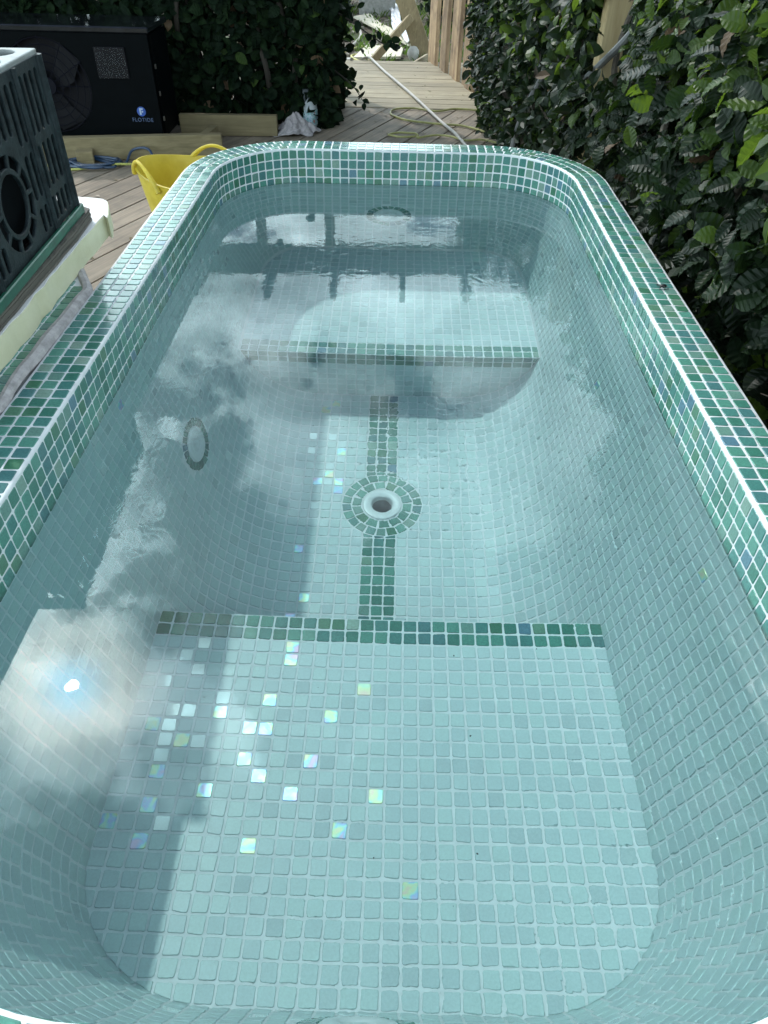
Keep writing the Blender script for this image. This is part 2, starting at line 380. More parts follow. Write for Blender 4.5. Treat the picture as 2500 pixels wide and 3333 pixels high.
def build_pool():
    pool = thing('plunge_pool', 'long green and white mosaic plunge pool with rounded ends and two underwater benches', 'pool', W(0, 0, 0))
    n = 16
    # grout shell: outside skirt, rim top, bullnose, wall down to the floor cove
    rings = []
    for e, z in ((RIMW + 0.22, -DECK), (RIMW + 0.22, -0.35), (RIMW + 0.12, -0.1), (RIMW, 0.0)):
        rings.append([(x, y, z) for x, y in outer_outline(e)])
    rings.append([(x, y, 0.0) for x, y in outer_outline(0.0)])
    for k in (1, 2, 3, 4):
        t = math.pi / 2 * k / 4; d = -0.02 + 0.15 * math.sin(t); z = -0.15 * (1 - math.cos(t))
        rings.append([(x, y, z) for x, y in outline(d)])
    sS = s_at_z(-23.0)
    for s in np.linspace(0.1, sS, 40):
        d, z = prof(s); rings.append([(x, y, z) for x, y in outline(d)])
    m = len(rings[0]); V = [q for r_ in rings for q in r_]; F = []
    for i in range(len(rings) - 1):
        for j in range(m):
            j2 = (j + 1) % m; F.append((i * m + j, i * m + j2, (i + 1) * m + j2, (i + 1) * m + j))
    V = np.array(V) * U
    mesh_obj('grout_shell', V, F, GROUT, pool)
    # seats, bench face and footwell trough as one grout bed
    V = []; F = []
    def quadstrip(A, B):
        o = len(V); V.extend(A); V.extend(B); k = len(A)
        for i in range(k - 1): F.append((o + i, o + i + 1, o + k + i + 1, o + k + i))
    def poly(P):
        o = len(V); V.extend(P); F.append(tuple(range(o, o + len(P))))
    dS = prof(s_at_z(ZS))[0]; dB = prof(s_at_z(ZB))[0]
    O = [(x, y) for x, y in outline(dS - 0.15)]
    near = [q for q in O if q[1] < YS]; 
    xl = XC - (HW - dS + 0.15); xr = XC + (HW - dS + 0.15)
    near = [(xl, YS)] + near + [(xr, YS)]
    poly([(x, y, ZS) for x, y in near])
    O = outline(dB - 0.15); xlb = XC - (HW - dB + 0.15); xrb = XC + (HW - dB + 0.15)
    far = [q for q in O if q[1] > YB]
    # order: starts at right side going CCW to left
    far = [(xrb, YB)] + far + [(xlb, YB)]
    poly([(x, y, ZB) for x, y in far])
    # trough cross-section (right to left)
    cs = []
    for s in np.linspace(s_at_z(-20.5), PS[-1], 26):
        d, z = prof(s); cs.append((XC + HW - d, z))
    cs = cs + [(2 * XC - x, z) for x, z in reversed(cs)]
    flat = [q for q in cs if q[1] < ZF + 0.02]; xf0 = min(q[0] for q in flat); xf1 = max(q[0] for q in flat)
    rt_ = [q for q in cs if q[0] >= xf1]; lf_ = [q for q in cs if q[0] <= xf0]
    quadstrip([(x, YS, z) for x, z in rt_], [(x, YB, z) for x, z in rt_]); quadstrip([(x, YS, z) for x, z in lf_], [(x, YB, z) for x, z in lf_])
    plate('floor_bed', [(xf0, YS), (xf1, YS), (xf1, YB), (xf0, YB)], [[(-1.35 + 1.2 * math.cos(q), -14.1 + 1.2 * math.sin(q)) for q in np.linspace(0, 2 * math.pi, 33)[:-1]]], 0.1, GROUT, (0, 0, ZF - 0.05), (1, 0, 0), (0, 1, 0), pool, (0, 0, 0))
    # vertical faces of both benches
    for Y, zt, flip in ((YB, ZB, 0), (YS, ZS, 1)):
        pts = [(x, Y, z) for x, z in cs if z <= zt + 0.02]
        pts = [(pts[0][0] , Y, zt)] + pts + [(pts[-1][0], Y, zt)]
        poly(pts if flip else pts[::-1])
    mesh_obj('grout_bed', np.array(V) * U, F, GROUT, pool, smooth=False)

    # ---- rim tiles: three rings, straight runs aligned, corner arcs with their own joints
    def arcs(rx, ry, cx, cyy, q):
        """sample ellipse quadrant; returns function t->(x,y) by arc length, length"""
        T = np.linspace(0, math.pi / 2, 60) + q * math.pi / 2
        P = np.c_[cx + rx * np.cos(T), cyy + ry * np.sin(T)]
        S = np.r_[0, np.cumsum(np.hypot(*np.diff(P, axis=0).T))]
        return P, S
    def ring_row(kind, offs, zfun, picker, nrm_fun, sv=1.0, jet=None, ystraight=(CYN, CYF), corners=True, phase=0.0, ends=True):
        """offs = (rx, rf, rn) radii of this row; emits tiles around the loop. nrm_fun(outward2d)->(v vector, position shift)"""
        rx, rf, rn = offs
        def emit(px, py, tx, ty, su, wob=0.0, ti=None):
            ox, oy = ty, -tx                 # outward normal for CCW travel
            v = nrm_fun(ox, oy, py)
            u = np.array([tx, ty, 0.0])
            o = (px, py, zfun)
            if jet and jet(px, py, zfun): return
            vv = np.array(v, float)
            add_tile(kind, o, u, vv, picker(px, py), su=su, sv=sv)
        # straight sides
        y0, y1 = ystraight; nn = int(round(y1 - y0)); st = (y1 - y0) / nn
        for i in range(nn):
            y = y0 + (i + 0.5) * st
            emit(XC + SX + rx, y, 0, 1, st, 0)
            emit(XC - SX - rx, y, 0, -1, st, 0)
        if ends:
            for i in range(21):
                x = XC - SX + (i + 0.5)
                emit(x, CYF + rf, -1, 0, 1, 0)
            for i in range(15): emit(XC - SXN + i + .5, CYN - rn, 1, 0, 1, 0)
            for cx, cyy, ry, q in ((XC + SX, CYF, rf, 0), (XC - SX, CYF, rf, 1), (XC - SXN, CYN, rn, 2), (XC + SXN, CYN, rn, 3)):
                P, S = arcs(rx + SX - abs(cx - XC), ry, cx, cyy, q)
                k = max(2, int(round(S[-1]))); st2 = S[-1] / k
                for i in range(k):
                    s = (i + 0.5) * st2
                    x = np.interp(s, S, P[:, 0]); y = np.interp(s, S, P[:, 1])
                    x2 = np.interp(s + .2, S, P[:, 0]); y2 = np.interp(s + .2, S, P[:, 1]); x1 = np.interp(s - .2, S, P[:, 0]); y1_ = np.interp(s - .2, S, P[:, 1])
                    l = math.hypot(x2 - x1, y2 - y1_)
                    emit(x, y, (x2 - x1) / l, (y2 - y1_) / l, st2 * 0.99)
    for k in range(3):
        e = 0.445 + k * 1.01
        ring_row('rim_tile', (HW - SX + e, YF - CYF + e, CYN - YN + e), 0.0, lambda x, y: pick_dark(),
                 lambda ox, oy, py: (-ox, -oy, 0.0))
    # outside skirt, top rows
    for k in range(6):
        ring_row('skirt_tile', (HW - SX + RIMW + 0.22, YF - CYF + RIMW + 0.22, CYN - YN + RIMW + 0.22), -0.75 - k, lambda x, y: pick_dark(),
                 lambda ox, oy, py: (0, 0, 1.0))
    # ---- inner wall rows
    def wall_v(ds, dz, ks):
        def fn(ox, oy, py):
            v = np.array([-ox * ds * -1 * -1, -oy * ds, dz]); return v
        return fn
    s_total = s_at_z(ZS) + 0.15
    nrows = int(round(s_total)); stp = s_total / nrows
    JET_F = (XC - 0.6, 24.9, -13.2); JET_L = None
    def jet_hit(px, py, z):
        if py > 20 and math.hypot(px - JF[0], z - JF[2]) < 2.85: return True
        if px < -10 and py < 18 and math.hypot(py - JL[1], z - JL[2]) < 2.85: return True
        if py < -50 and math.hypot(px - JN[0], z - JN[2]) < 2.85: return True
        return False
    dF, _ = prof(s_at_z(-13.2)); JF = (-1.7, YF - KF * dF, -13.2)
    dL, _ = prof(s_at_z(-19.0)); JL = (XC - HW + dL, -15.4, -19.0)
    dN, _ = prof(s_at_z(-17.3)); JN = (-1.4, YN + KN * dN, -17.3)
    for r_ in range(nrows):
        s = (r_ + 0.5) * stp
        d, z = prof(s); d2, z2 = prof(s + .3); d1, z1 = prof(s - .3)
        l = math.hypot(d2 - d1, z2 - z1); dd, dz = (d2 - d1) / l, (z2 - z1) / l
        rx, rf, rn = radii(d)
        def nf(ox, oy, py, dd=dd, dz=dz):
            k = 1.0 if abs(oy) < 0.5 else (KF if py > 0 else KN)
            v = np.array([dd * ox * k, dd * oy * k, -dz]); return v / np.linalg.norm(v)   # pointing up and outwards
        dark = r_ < 4
        def nf2(ox, oy, py, f=nf):
            return f(ox, oy, py)
        # u x v must point inwards: travel CW -> flip u by flipping v sign handled below
        ring_row('band_tile' if dark else 'wall_tile', (rx, rf, rn), z, (lambda x, y: pick_dark()) if dark else (lambda x, y: pick_pale()),
                 lambda ox, oy, py, f=nf: -f(ox, oy, py), sv=stp, jet=jet_hit)
    # ---- footwell trough rows below the seats
    s0 = s_total; s1 = PS[-1]
    XG = -1.5
    for side in (1, -1):
        half_flat = HW - 11.6
        xe = XC + side * half_flat           # where the profile ends
        xg = XG + side * 9.5 if abs(XG + side * 9.5 - xe) < 1 else xe
        nr = int(round(s1 - s0)); stq = (s1 - s0) / nr
        for r_ in range(nr):
            s = s0 + (r_ + 0.5) * stq
            d, z = prof(s); d2, z2 = prof(min(s + .3, PS[-1])); d1, z1 = prof(s - .3)
            l = math.hypot(d2 - d1, z2 - z1); dd, dz = (d2 - d1) / l, (z2 - z1) / l
            x = XC + side * (HW - d)
            y0 = YS + 0.05; nn = 32; st = (YB - 0.1 - y0) / nn
            for i in range(nn):
                y = y0 + (i + 0.5) * st
                if side > 0: add_tile('trough_tile', (x, y, z), (0, 1, 0), (dd, 0, -dz) if False else (-dd * -1 * -1, 0, dz), pick_pale(), su=st, sv=stq)
                else: add_tile('trough_tile', (x, y, z), (0, -1, 0), (dd, 0, dz), pick_pale(), su=st, sv=stq)
    # ---- flat floor with the centre stripe and the drain rosette
    DC = (-1.35, -14.1)
    RO = 3.72
    x0 = XC - (HW - 11.6); x1 = XC + (HW - 11.6); 
    cols = []
    x = XG - 1.5
    edges = [XG - 1.5 + i for i in range(4)]
    while edges[0] - 1 > x0 + 0.35: edges.insert(0, edges[0] - 1)
    while edges[-1] + 1 < x1 - 0.35: edges.append(edges[-1] + 1)
    edges.insert(0, x0 + 0.0); edges.append(x1)
    for i in range(len(edges) - 1):
        cx = (edges[i] + edges[i + 1]) / 2; su = edges[i + 1] - edges[i]
        nn = 32; st = (YB - 0.1 - YS - 0.05) / nn
        for jj in range(nn):
            y = YS + 0.05 + (jj + 0.5) * st
            stripe = abs(cx - XG) < 1.6
            pol = TEMPL[rnd.randrange(10)] * np.array([su, st])
            r0 = math.hypot(cx - DC[0], y - DC[1])
            boost = 9 if (cx < -4.5 and y < 1) else 1.3
            mat = pick_dark() if stripe else pick_pale(boost if cx < -3 else 1)
            if r0 < RO + 0.8:
                if r0 < RO - 0.7: continue
                nx, ny = (DC[0] - cx) / r0, (DC[1] - y) / r0
                pc = clip([tuple(q) for q in pol], (DC[0] - nx * (RO + 0.04)) - cx, (DC[1] - ny * (RO + 0.04)) - y, nx, ny)
                if len(pc) < 3 or area(pc) < 0.06: continue
                add_tile('floor_tile', (cx, y, ZF), (1, 0, 0), (0, 1, 0), mat, poly=np.array(pc)); continue
            add_tile('floor_tile', (cx, y, ZF), (1, 0, 0), (0, 1, 0), mat, poly=None, su=su, sv=st)
    def rosette(c, u, v, nrm, rings_, kind='rosette_tile'):
        c = np.array(c, float); u = np.array(u, float); v = np.array(v, float)
        for (ri, ro, k, ph) in rings_:
            for i in range(k):
                a0 = 2 * math.pi * (i + 0.07) / k + ph; a1 = 2 * math.pi * (i + 0.93) / k + ph
                am = (a0 + a1) / 2; rm = (ri + ro) / 2
                w0 = (ri * math.sin((a1 - a0) / 2)); w1 = ro * math.sin((a1 - a0) / 2)
                mixw = (w0 + w1) / 2
                w0 = w0 * 0.5 + mixw * 0.5; w1 = w1 * 0.55 + mixw * 0.45
                h = (ro - ri) / 2 - 0.05
                pl = np.array([(h, -w1), (h, w1), (-h, w0), (-h, -w0)]) * rnd.uniform(0.97, 1.02)
                pl = pl + np.array([[rnd.gauss(0, .02), rnd.gauss(0, .02)] for _ in range(4)])
                uu = u * math.cos(am) + v * math.sin(am); vv = -u * math.sin(am) + v * math.cos(am)
                add_tile(kind, c + uu * rm, uu, vv, pick_dark(), poly=pl)
    rosette((DC[0], DC[1], ZF), (1, 0, 0), (0, 1, 0), 1, [(1.86, 2.76, 14, 0.1), (2.80, 3.70, 22, 0.0)])
    # ---- seats
    def seat(kind, YE, z, far, d, face):
        O = outline(d - 0.02, 24)
        cx0 = XC; 
        rows = 24 if not far else 23
        hw = HW - d
        xs = [XG + (i + 0.5) - 16 for i in range(32)]
        ncol = len(xs)
        for r_ in range(rows + 3):
            y = (YE + (r_ + 0.5)) if far else (YE - (r_ + 0.5))
            for cx in xs:
                pol = [tuple(q) for q in TEMPL[rnd.randrange(10)]]
                full = True
                # clip against the convex outline
                for i in range(len(O)):
                    A = O[i]; B = O[(i + 1) % len(O)]
                    ex, ey = B[0] - A[0], B[1] - A[1]; l = math.hypot(ex, ey)
                    if l < 1e-6: continue
                    nx, ny = ey / l, -ex / l
                    dd = (cx - A[0]) * nx + (y - A[1]) * ny
                    if dd > 0.9: full = None; break
                    if dd > -0.75:
                        pn = clip(pol, A[0] - cx - nx * 0.07, A[1] - y - ny * 0.07, nx, ny)
                        if len(pn) < 3: full = None; break
                        if len(pn) != len(pol) or any(abs(pn[q][0] - pol[q][0]) + abs(pn[q][1] - pol[q][1]) > 1e-9 for q in range(len(pol))): full = False
                        pol = pn
                if full is None or area(pol) < 0.05: continue
                dark = r_ < 2
                boost = 8 if (not far and cx < 0 and y > -47) else (6 if far and y < 8 and cx < -6 else 1.6)
                mat = pick_dark() if dark else pick_pale(boost)
                if full: add_tile(kind, (cx, y, z), (1, 0, 0), (0, 1, 0), mat)
                else: add_tile(kind, (cx, y, z), (1, 0, 0), (0, 1, 0), mat, poly=np.array(pol))
    seat('seat_tile', YS, ZS, False, dS, None)
    seat('bench_tile', YB, ZB, True, dB, None)
    # far bench face
    csz = [(x, z) for x, z in cs]
    def half_at(z):
        s = s_at_z(z); return HW - prof(s)[0]
    for r_ in range(8):
        z = ZB - (r_ + 0.5) * 1.0
        for i in range(32):
            cx = XG - 16 + i + 0.5
            pol = [tuple(q) for q in TEMPL[rnd.randrange(10)]]
            ok = True
            for sd in (1, -1):
                xa = XC + sd * half_at(z + 0.4); xb = XC + sd * half_at(max(z - 0.4, ZF + 0.01))
                # wall line from (xa, z+.4) to (xb, z-.4) in (x, z)
                ex, ez = (xb - xa), -0.8; l = math.hypot(ex, ez); nx, nz = (-ez / l * sd), (ex / l * sd)
                dd = (cx - xa) * nx + (z - (z + .4)) * nz
                pol = clip(pol, xa - cx - nx * .06, 0.4 - nz * .06, nx, nz)
                if len(pol) < 3: ok = False; break
            if not ok or area(pol) < 0.05: continue
            mat = pick_dark() if r_ < 2 else pick_pale()
            add_tile('bench_face_tile', (cx, YB, z), (1, 0, 0), (0, 0, 1), mat, poly=np.array(pol))
    # near seat face (seen only from other sides)
    for r_ in range(8):
        z = ZS - (r_ + 0.5)
        h = half_at(z - 0.4)
        for i in range(int(2 * h)):
            cx = XC - int(h) + i + 0.5
            add_tile('seat_face_tile', (cx, YS, z), (-1, 0, 0), (0, 0, 1), pick_dark() if r_ < 1 else pick_pale())
    # ---- jets: rosettes set in a grout disc with a white fitting
    white = simple('white plastic fitting', (0.60, 0.62, 0.63), 0.35)
    hole = simple('pipe inside', (0.16, 0.17, 0.18), 0.5)
    def lathe(name, prof_, c, u, v, n_, mat, parent, seg=40):
        c = np.array(c, float); u = np.array(u, float); v = np.array(v, float); n_ = np.array(n_, float)
        V = []; F = []
        for (r0, h) in prof_:
            for i in range(seg):
                t = 2 * math.pi * i / seg
                V.append((c + (u * math.cos(t) + v * math.sin(t)) * r0 + n_ * h) * U)
        for k in range(len(prof_) - 1):
            for i in range(seg):
                i2 = (i + 1) % seg; F.append((k * seg + i, k * seg + i2, (k + 1) * seg + i2, (k + 1) * seg + i))
        o = mesh_obj(name, V, F, mat, parent); return o
    def ring_fit(c, u, v, big):
        n_ = np.cross(u, v)
        return lathe('jet_fitting', [(1.75, -0.1), (1.72, 0.10), (1.6, 0.16), (0.95, 0.17), (0.88, 0.10), (0.82, -0.05), (0.45, -0.06), (0.40, 0.08), (0.3, 0.10), (0.001, 0.10)], c, u, v, n_, white, pool)
    # drain
    lathe('drain_fitting', [(1.80, -0.1), (1.78, 0.09), (1.70, 0.13), (1.02, 0.10), (0.97, 0.02), (0.93, -0.12), (0.90, -0.5)], (DC[0], DC[1], ZF), (1, 0, 0), (0, 1, 0), (0, 0, 1), white, pool)
    lathe('drain_pipe', [(0.90, -0.5), (0.84, -0.6), (0.84, -2.2), (0.001, -2.2)], (DC[0], DC[1], ZF), (1, 0, 0), (0, 1, 0), (0, 0, 1), hole, pool)
    def wall_jet(c, outx, outy, d, z):
        s = s_at_z(z); d2, z2 = prof(s + .3); d1, z1 = prof(s - .3); l = math.hypot(d2 - d1, z2 - z1)
        k = KF if outy > .5 else (KN if outy < -.5 else 1)
        v = np.array([-outx * (d2 - d1) * -1 * k, -outy * (d2 - d1) * -1 * k, -(z2 - z1)]); v /= np.linalg.norm(v)
        tx, ty = outy, -outx      # inward normal = u x v
        u = np.array([tx, ty, 0.0])
        nn = np.cross(u, v)
        if nn[0] * outx + nn[1] * outy > 0: u = -u; nn = -nn
        cc = np.array(c) + nn * 0.03
        lathe('jet_bed', [(2.85, -0.3), (2.85, -0.02), (0.001, -0.02)], cc, u, v, nn, GROUT, pool)
        rosette(cc, u, v, nn, [(1.82, 2.75, 20, 0.05)])
        ring_fit(cc, u, v, True)
    wall_jet(JF, 0, 1, dF, JF[2]); wall_jet(JL, -1, 0, dL, JL[2]); wall_jet(JN, 0, -1, dN, JN[2])
    flush_tiles(pool)
    m_ = []; V = []; F = []
    for k in range(14):
        x, y = rnd.uniform(-14, 12), rnd.uniform(-52, -1); z = (ZS if y < YS else ZF) + 0.07
        if abs(x) > 9 and y > YS: continue
        r_ = rnd.uniform(.03, .07); o_ = len(V); th = rnd.uniform(0, 6)
        for q in range(5): V.append(((x + r_ * (1.8 if q % 2 else .7) * math.cos(th + q * 1.256)) * U, (y + r_ * math.sin(th + q * 1.256)) * U, z * U))
        V.append((x * U, y * U, (z + r_ * .6) * U))
        for q in range(5): F.append((o_ + q, o_ + (q + 1) % 5, o_ + 5))
    g_ = mesh_obj('grit', V, F, simple('dark grit', (.03, .03, .025), .9), pool, smooth=False); g_['kind'] = 'stuff'
    return pool
pool = build_pool()
for o in pool.children: o.cycles.is_caustics_receiver = True

# hole in the floor bed under the drain is hidden by the fitting's pipe
def water():
    t = NT('pool water'); N = t.N; L = t.L
    N.remove(t.b)
    g = N.new('ShaderNodeBsdfRefraction'); g.distribution = 'BECKMANN'; g.inputs['Roughness'].default_value = 0.0; g.inputs['IOR'].default_value = 1.333
    g.inputs['Color'].default_value = (0.805, 0.96, 0.96, 1)
    gl = N.new('ShaderNodeBsdfAnisotropic'); gl.distribution = 'BECKMANN'; gl.inputs['Roughness'].default_value = 0.0
    fr = N.new('ShaderNodeFresnel'); fr.inputs['IOR'].default_value = 1.333
    ms = N.new('ShaderNodeMixShader')
    ps = t.geo(); bp = N.new('ShaderNodeBump'); bp.inputs['Strength'].default_value = 0.085; bp.inputs['Distance'].default_value = 0.004
    mk = t.ramp(t.noise(1.6, 1, 0.4, ps), [(0.46, (0.22, 0.22, 0.22)), (0.60, (1, 1, 1))])
    L.new(t.math('MULTIPLY', t.noise(21, 3, 0.45, ps, 1.4), mk), bp.inputs['Height'])
    for q in (g, gl, fr): L.new(bp.outputs[0], q.inputs['Normal'])
    L.new(fr.outputs[0], ms.inputs[0]); L.new(g.outputs[0], ms.inputs[1]); L.new(gl.outputs[0], ms.inputs[2]); L.new(ms.outputs[0], t.out.inputs['Surface'])
    P = outline(-0.2, 16)
    zb = ZF - 4
    n = len(P); V = []; F = []
    cx, cyy = XC, (YF + YN) / 2
    V.append((cx, cyy, WL))
    NR = 6
    for k in range(1, NR + 1):
        for x, y in P: V.append((cx + (x - cx) * k / NR, cyy + (y - cyy) * k / NR, WL))
    for i in range(n): F.append((0, 1 + i, 1 + (i + 1) % n))
    for k in range(NR - 1):
        for i in range(n):
            F.append((1 + k * n + i, 1 + (k + 1) * n + i, 1 + (k + 1) * n + (i + 1) % n, 1 + k * n + (i + 1) % n))
    nt_ = len(F)
    o1 = len(V)
    for x, y in P: V.append((x, y, WL))
    for x, y in P: V.append((x, y, zb))
    for i in range(n): F.append((o1 + i, o1 + n + i, o1 + n + (i + 1) % n, o1 + (i + 1) % n))
    F.append(tuple(range(o1 + 2 * n - 1, o1 + n - 1, -1)))
    V = [(x * U, y * U, (z + DECK) * U) for x, y, z in V]
    o = mesh_obj('pool_water', V, F, t.m, None, smooth=False)
    for i in range(nt_): o.data.polygons[i].use_smooth = True
    o['kind'] = 'structure'; o['label'] = 'clear still water filling the mosaic plunge pool'
    o.cycles.is_caustics_caster = True
    return o
water()

# ------------------------------------------------------------------ general builders (pitch coordinates, world axes)
def V3(*q): return np.array(q, float)
class MB:
    def __init__(s): s.V = []; s.F = []; s.M = []
    def raw(s, V, F, m=0):
        o = len(s.V); s.V.extend([tuple(float(c) for c in v) for v in V]); s.F.extend([tuple(i + o for i in f) for f in F]); s.M.extend([m] * len(F))
    def prism(s, base, h, m=0, bev=0.0):
        """base: CCW polygon [(x,y,z)], extruded by vector h; optional top bevel"""
        base = [V3(*q) for q in base]; h = V3(*h); n = len(base)
        if bev:
            c = sum(base) / n; top = []
            for q in base:
                d = q - c; l = np.linalg.norm(d); top.append(c + d * (1 - bev * 1.3 / l) + h)
            mid = [q + h * (1 - bev / np.linalg.norm(h)) for q in base]
            V = base + mid + top; F = [tuple(range(n - 1, -1, -1))]
            for i in range(n): F.append((i, (i + 1) % n, n + (i + 1) % n, n + i))
            for i in range(n): F.append((n + i, n + (i + 1) % n, 2 * n + (i + 1) % n, 2 * n + i))
            F.append(tuple(range(2 * n, 3 * n)))
        else:
            V = base + [q + h for q in base]; F = [tuple(range(n - 1, -1, -1)), tuple(range(n, 2 * n))]
            for i in range(n): F.append((i, (i + 1) % n, n + (i + 1) % n, n + i))
        s.raw(V, F, m)
    def box(s, c, size, rot=None, m=0, bev=0.06, jit=0.0):
        """bevelled box: centre, full size, rotation matrix or z angle in degrees"""
        hx, hy, hz = [q / 2 for q in size]; b = min(bev, hx * .4, hy * .4, hz * .4)
        P = []
        for sz in (-1, 1):
            for (sx, sy) in ((-1, -1), (1, -1), (1, 1), (-1, 1)):
                P.append((sx * hx, sy * hy, sz * hz))
        # 24-vertex chamfered box
        V = []; idx = {}
        for k, (x, y, z) in enumerate(P):
            sx, sy, sz = np.sign(x), np.sign(y), np.sign(z)
            j = [rnd.uniform(-jit, jit) for _ in range(3)]
            for ax in range(3):
                q = [x + j[0], y + j[1], z + j[2]]
                for o in range(3):
                    if o != ax: q[o] -= (sx, sy, sz)[o] * b
                idx[(k, ax)] = len(V); V.append(q)
        def f(*t): return tuple(idx[q] for q in t)
        F = [f((3, 2), (2, 2), (1, 2), (0, 2)), f((4, 2), (5, 2), (6, 2), (7, 2)),
             f((0, 1), (1, 1), (5, 1), (4, 1)), f((2, 1), (3, 1), (7, 1), (6, 1)),
             f((1, 0), (2, 0), (6, 0), (5, 0)), f((3, 0), (0, 0), (4, 0), (7, 0))]
        for (k1, k2, a1, a2) in ((0, 1, 1, 2), (1, 2, 0, 2), (2, 3, 1, 2), (3, 0, 0, 2)):
            F.append(f((k1, a1), (k1, a2), (k2, a2), (k2, a1)))
            F.append(f((k1 + 4, a2), (k1 + 4, a1), (k2 + 4, a1), (k2 + 4, a2)))
        for (k, a1, a2) in ((0, 0, 1), (1, 1, 0), (2, 0, 1), (3, 1, 0)):
            F.append(f((k, a1), (k, a2), (k + 4, a2), (k + 4, a1)))
        for k in range(8):
            F.append(f((k, 0), (k, 1), (k, 2)) if (k in (1, 3, 4, 6)) else f((k, 0), (k, 2), (k, 1)))
        V = np.array(V)
        if rot is not None:
            Rm = np.array(Matrix.Rotation(R(rot), 3, 'Z')) if isinstance(rot, (int, float)) else np.array(rot)
            V = V @ Rm.T
        s.raw(V + V3(*c), F, m)
    def tube(s, pts, r, seg=8, m=0, cap=True, smooth_pts=True, step=0):
        P = [V3(*q) for q in pts]
        if smooth_pts and len(P) > 2: P = [V3(*q) for q in densify(P, step or 6)]
        n = len(P); rr = r if hasattr(r, '__len__') else [r] * n
        if len(rr) != n: rr = np.interp(np.linspace(0, 1, n), np.linspace(0, 1, len(rr)), rr)
        ref = V3(0.13, 0.21, 1.0); V = []
        prev = None
        for i in range(n):
            t = P[min(i + 1, n - 1)] - P[max(i - 1, 0)]; t /= max(1e-9, np.linalg.norm(t))
            u = np.cross(t, ref) if prev is None else prev - t * prev.dot(t)
            if np.linalg.norm(u) < 1e-6: u = np.cross(t, V3(1, 0, 0))
            u /= np.linalg.norm(u); prev = u; v = np.cross(t, u)
            for k in range(seg):
                a_ = 2 * math.pi * k / seg; V.append(P[i] + (u * math.cos(a_) + v * math.sin(a_)) * rr[i])
        F = []
        for i in range(n - 1):
            for k in range(seg):
                k2 = (k + 1) % seg; F.append((i * seg + k, i * seg + k2, (i + 1) * seg + k2, (i + 1) * seg + k))
        if cap: F.append(tuple(range(seg - 1, -1, -1))); F.append(tuple((n - 1) * seg + k for k in range(seg)))
        s.raw(V, F, m)
    def lathe(s, prof_, c, seg=24, m=0, sx=1.0, sy=1.0, rim=None):
        V = []; F = []
        for (r0, h) in prof_:
            for i in range(seg):
                t = 2 * math.pi * i / seg; dz = rim(t, r0, h) if rim else 0
                V.append((c[0] + r0 * math.cos(t) * sx, c[1] + r0 * math.sin(t) * sy, c[2] + h + dz))
        for k in range(len(prof_) - 1):
            for i in range(seg):
                i2 = (i + 1) % seg; F.append((k * seg + i, k * seg + i2, (k + 1) * seg + i2, (k + 1) * seg + i))
        s.raw(V, F, m)
    def obj(s, name, mats, parent=None, org=(0, 0, 0), smooth=False, kind=None, label=None):
        V = (np.array(s.V) - V3(*org)) * U
        ms = mats if isinstance(mats, (list, tuple)) else [mats]
        o = mesh_obj(name, V, s.F, ms, parent, s.M if len(ms) > 1 else None, smooth)
        if parent is None: o.location = W(*org)
        if kind: o['kind'] = kind
        if label: o['label'] = label
        if smooth: 
            try: o.data.set_sharp_from_angle(angle=R(42))
            except Exception: pass
        return o

def capsule(cx, y0, y1, w, n=6):
    r = w / 2; P = []
    for i in range(n + 1):
        t = math.pi * i / n; P.append((cx + r * math.cos(t), y1 - r + r * math.sin(t)))
    for i in range(n + 1):
        t = math.pi + math.pi * i / n; P.append((cx + r * math.cos(t), y0 + r + r * math.sin(t)))
    return P

# ------------------------------------------------------------------ wood and ground
def wood(name, c1, c2, c3=None, axis=1, scale=1.0, rough=0.75, wear=0.4, deg=None):
    """grain runs along a direction given in degrees in the ground plane, or along an axis"""
    t = NT(name); g = t.geo()
    mp = t.n('ShaderNodeMapping'); t.L.new(g, mp.inputs[0])
    sc = [26.0, 26.0, 26.0]
    if deg is not None: 
        mp.vector_type = 'POINT'; mp.inputs['Rotation'].default_value = (0, 0, -R(deg)); 
        mp2 = t.n('ShaderNodeMapping'); mp2.inputs['Scale'].default_value = (1.3 * scale, 30 * scale, 30 * scale); t.L.new(mp.outputs[0], mp2.inputs[0]); vec = mp2.outputs[0]
    else:
        sc = [30 * scale] * 3; sc[axis] = 1.6 * scale; mp.inputs['Scale'].default_value = sc; vec = mp.outputs[0]
    rv = t.n('ShaderNodeVectorMath'); rv.operation = 'ADD'; t.L.new(vec, rv.inputs[0])
    cb = t.n('ShaderNodeCombineXYZ'); r = t.rand(); t.L.new(t.math('MULTIPLY', r, 37.0), cb.inputs[0]); t.L.new(t.math('MULTIPLY', r, 91.0), cb.inputs[2]); t.L.new(cb.outputs[0], rv.inputs[1])
    f = t.noise(1.6, 7, 0.62, rv.outputs[0], 0.6); w_ = t.noise(7.0, 4, 0.6, g)
    col_ = t.ramp(f, [(0.28, c1), (0.5, tuple((p_ + q) / 2 for p_, q in zip(c1, c2))), (0.72, c2)])
    if c3: col_ = t.mix(t.math('MULTIPLY', t.ramp(w_, [(0.45, (0, 0, 0)), (0.7, (1, 1, 1))]), wear), col_, c3)
    br = t.math('ADD', t.math('MULTIPLY', r, 0.34), 0.83)
    cb2 = t.n('ShaderNodeCombineColor'); [t.L.new(br, cb2.inputs[i]) for i in range(3)]
    t.P(Base_Color=t.mix(1.0, col_, cb2.outputs[0], 'MULTIPLY'), Roughness=rough)
    t.bump(f, 0.5, 0.0015)
    return t.m
BA = 66.5
DECKW = wood('weathered decking', (0.125, 0.097, 0.070), (0.295, 0.240, 0.182), (0.095, 0.08, 0.065), deg=BA, wear=0.55)
PATHW = wood('pale path decking', (0.19, 0.155, 0.10), (0.39, 0.335, 0.235), (0.16, 0.135, 0.095), deg=0, wear=0.4)
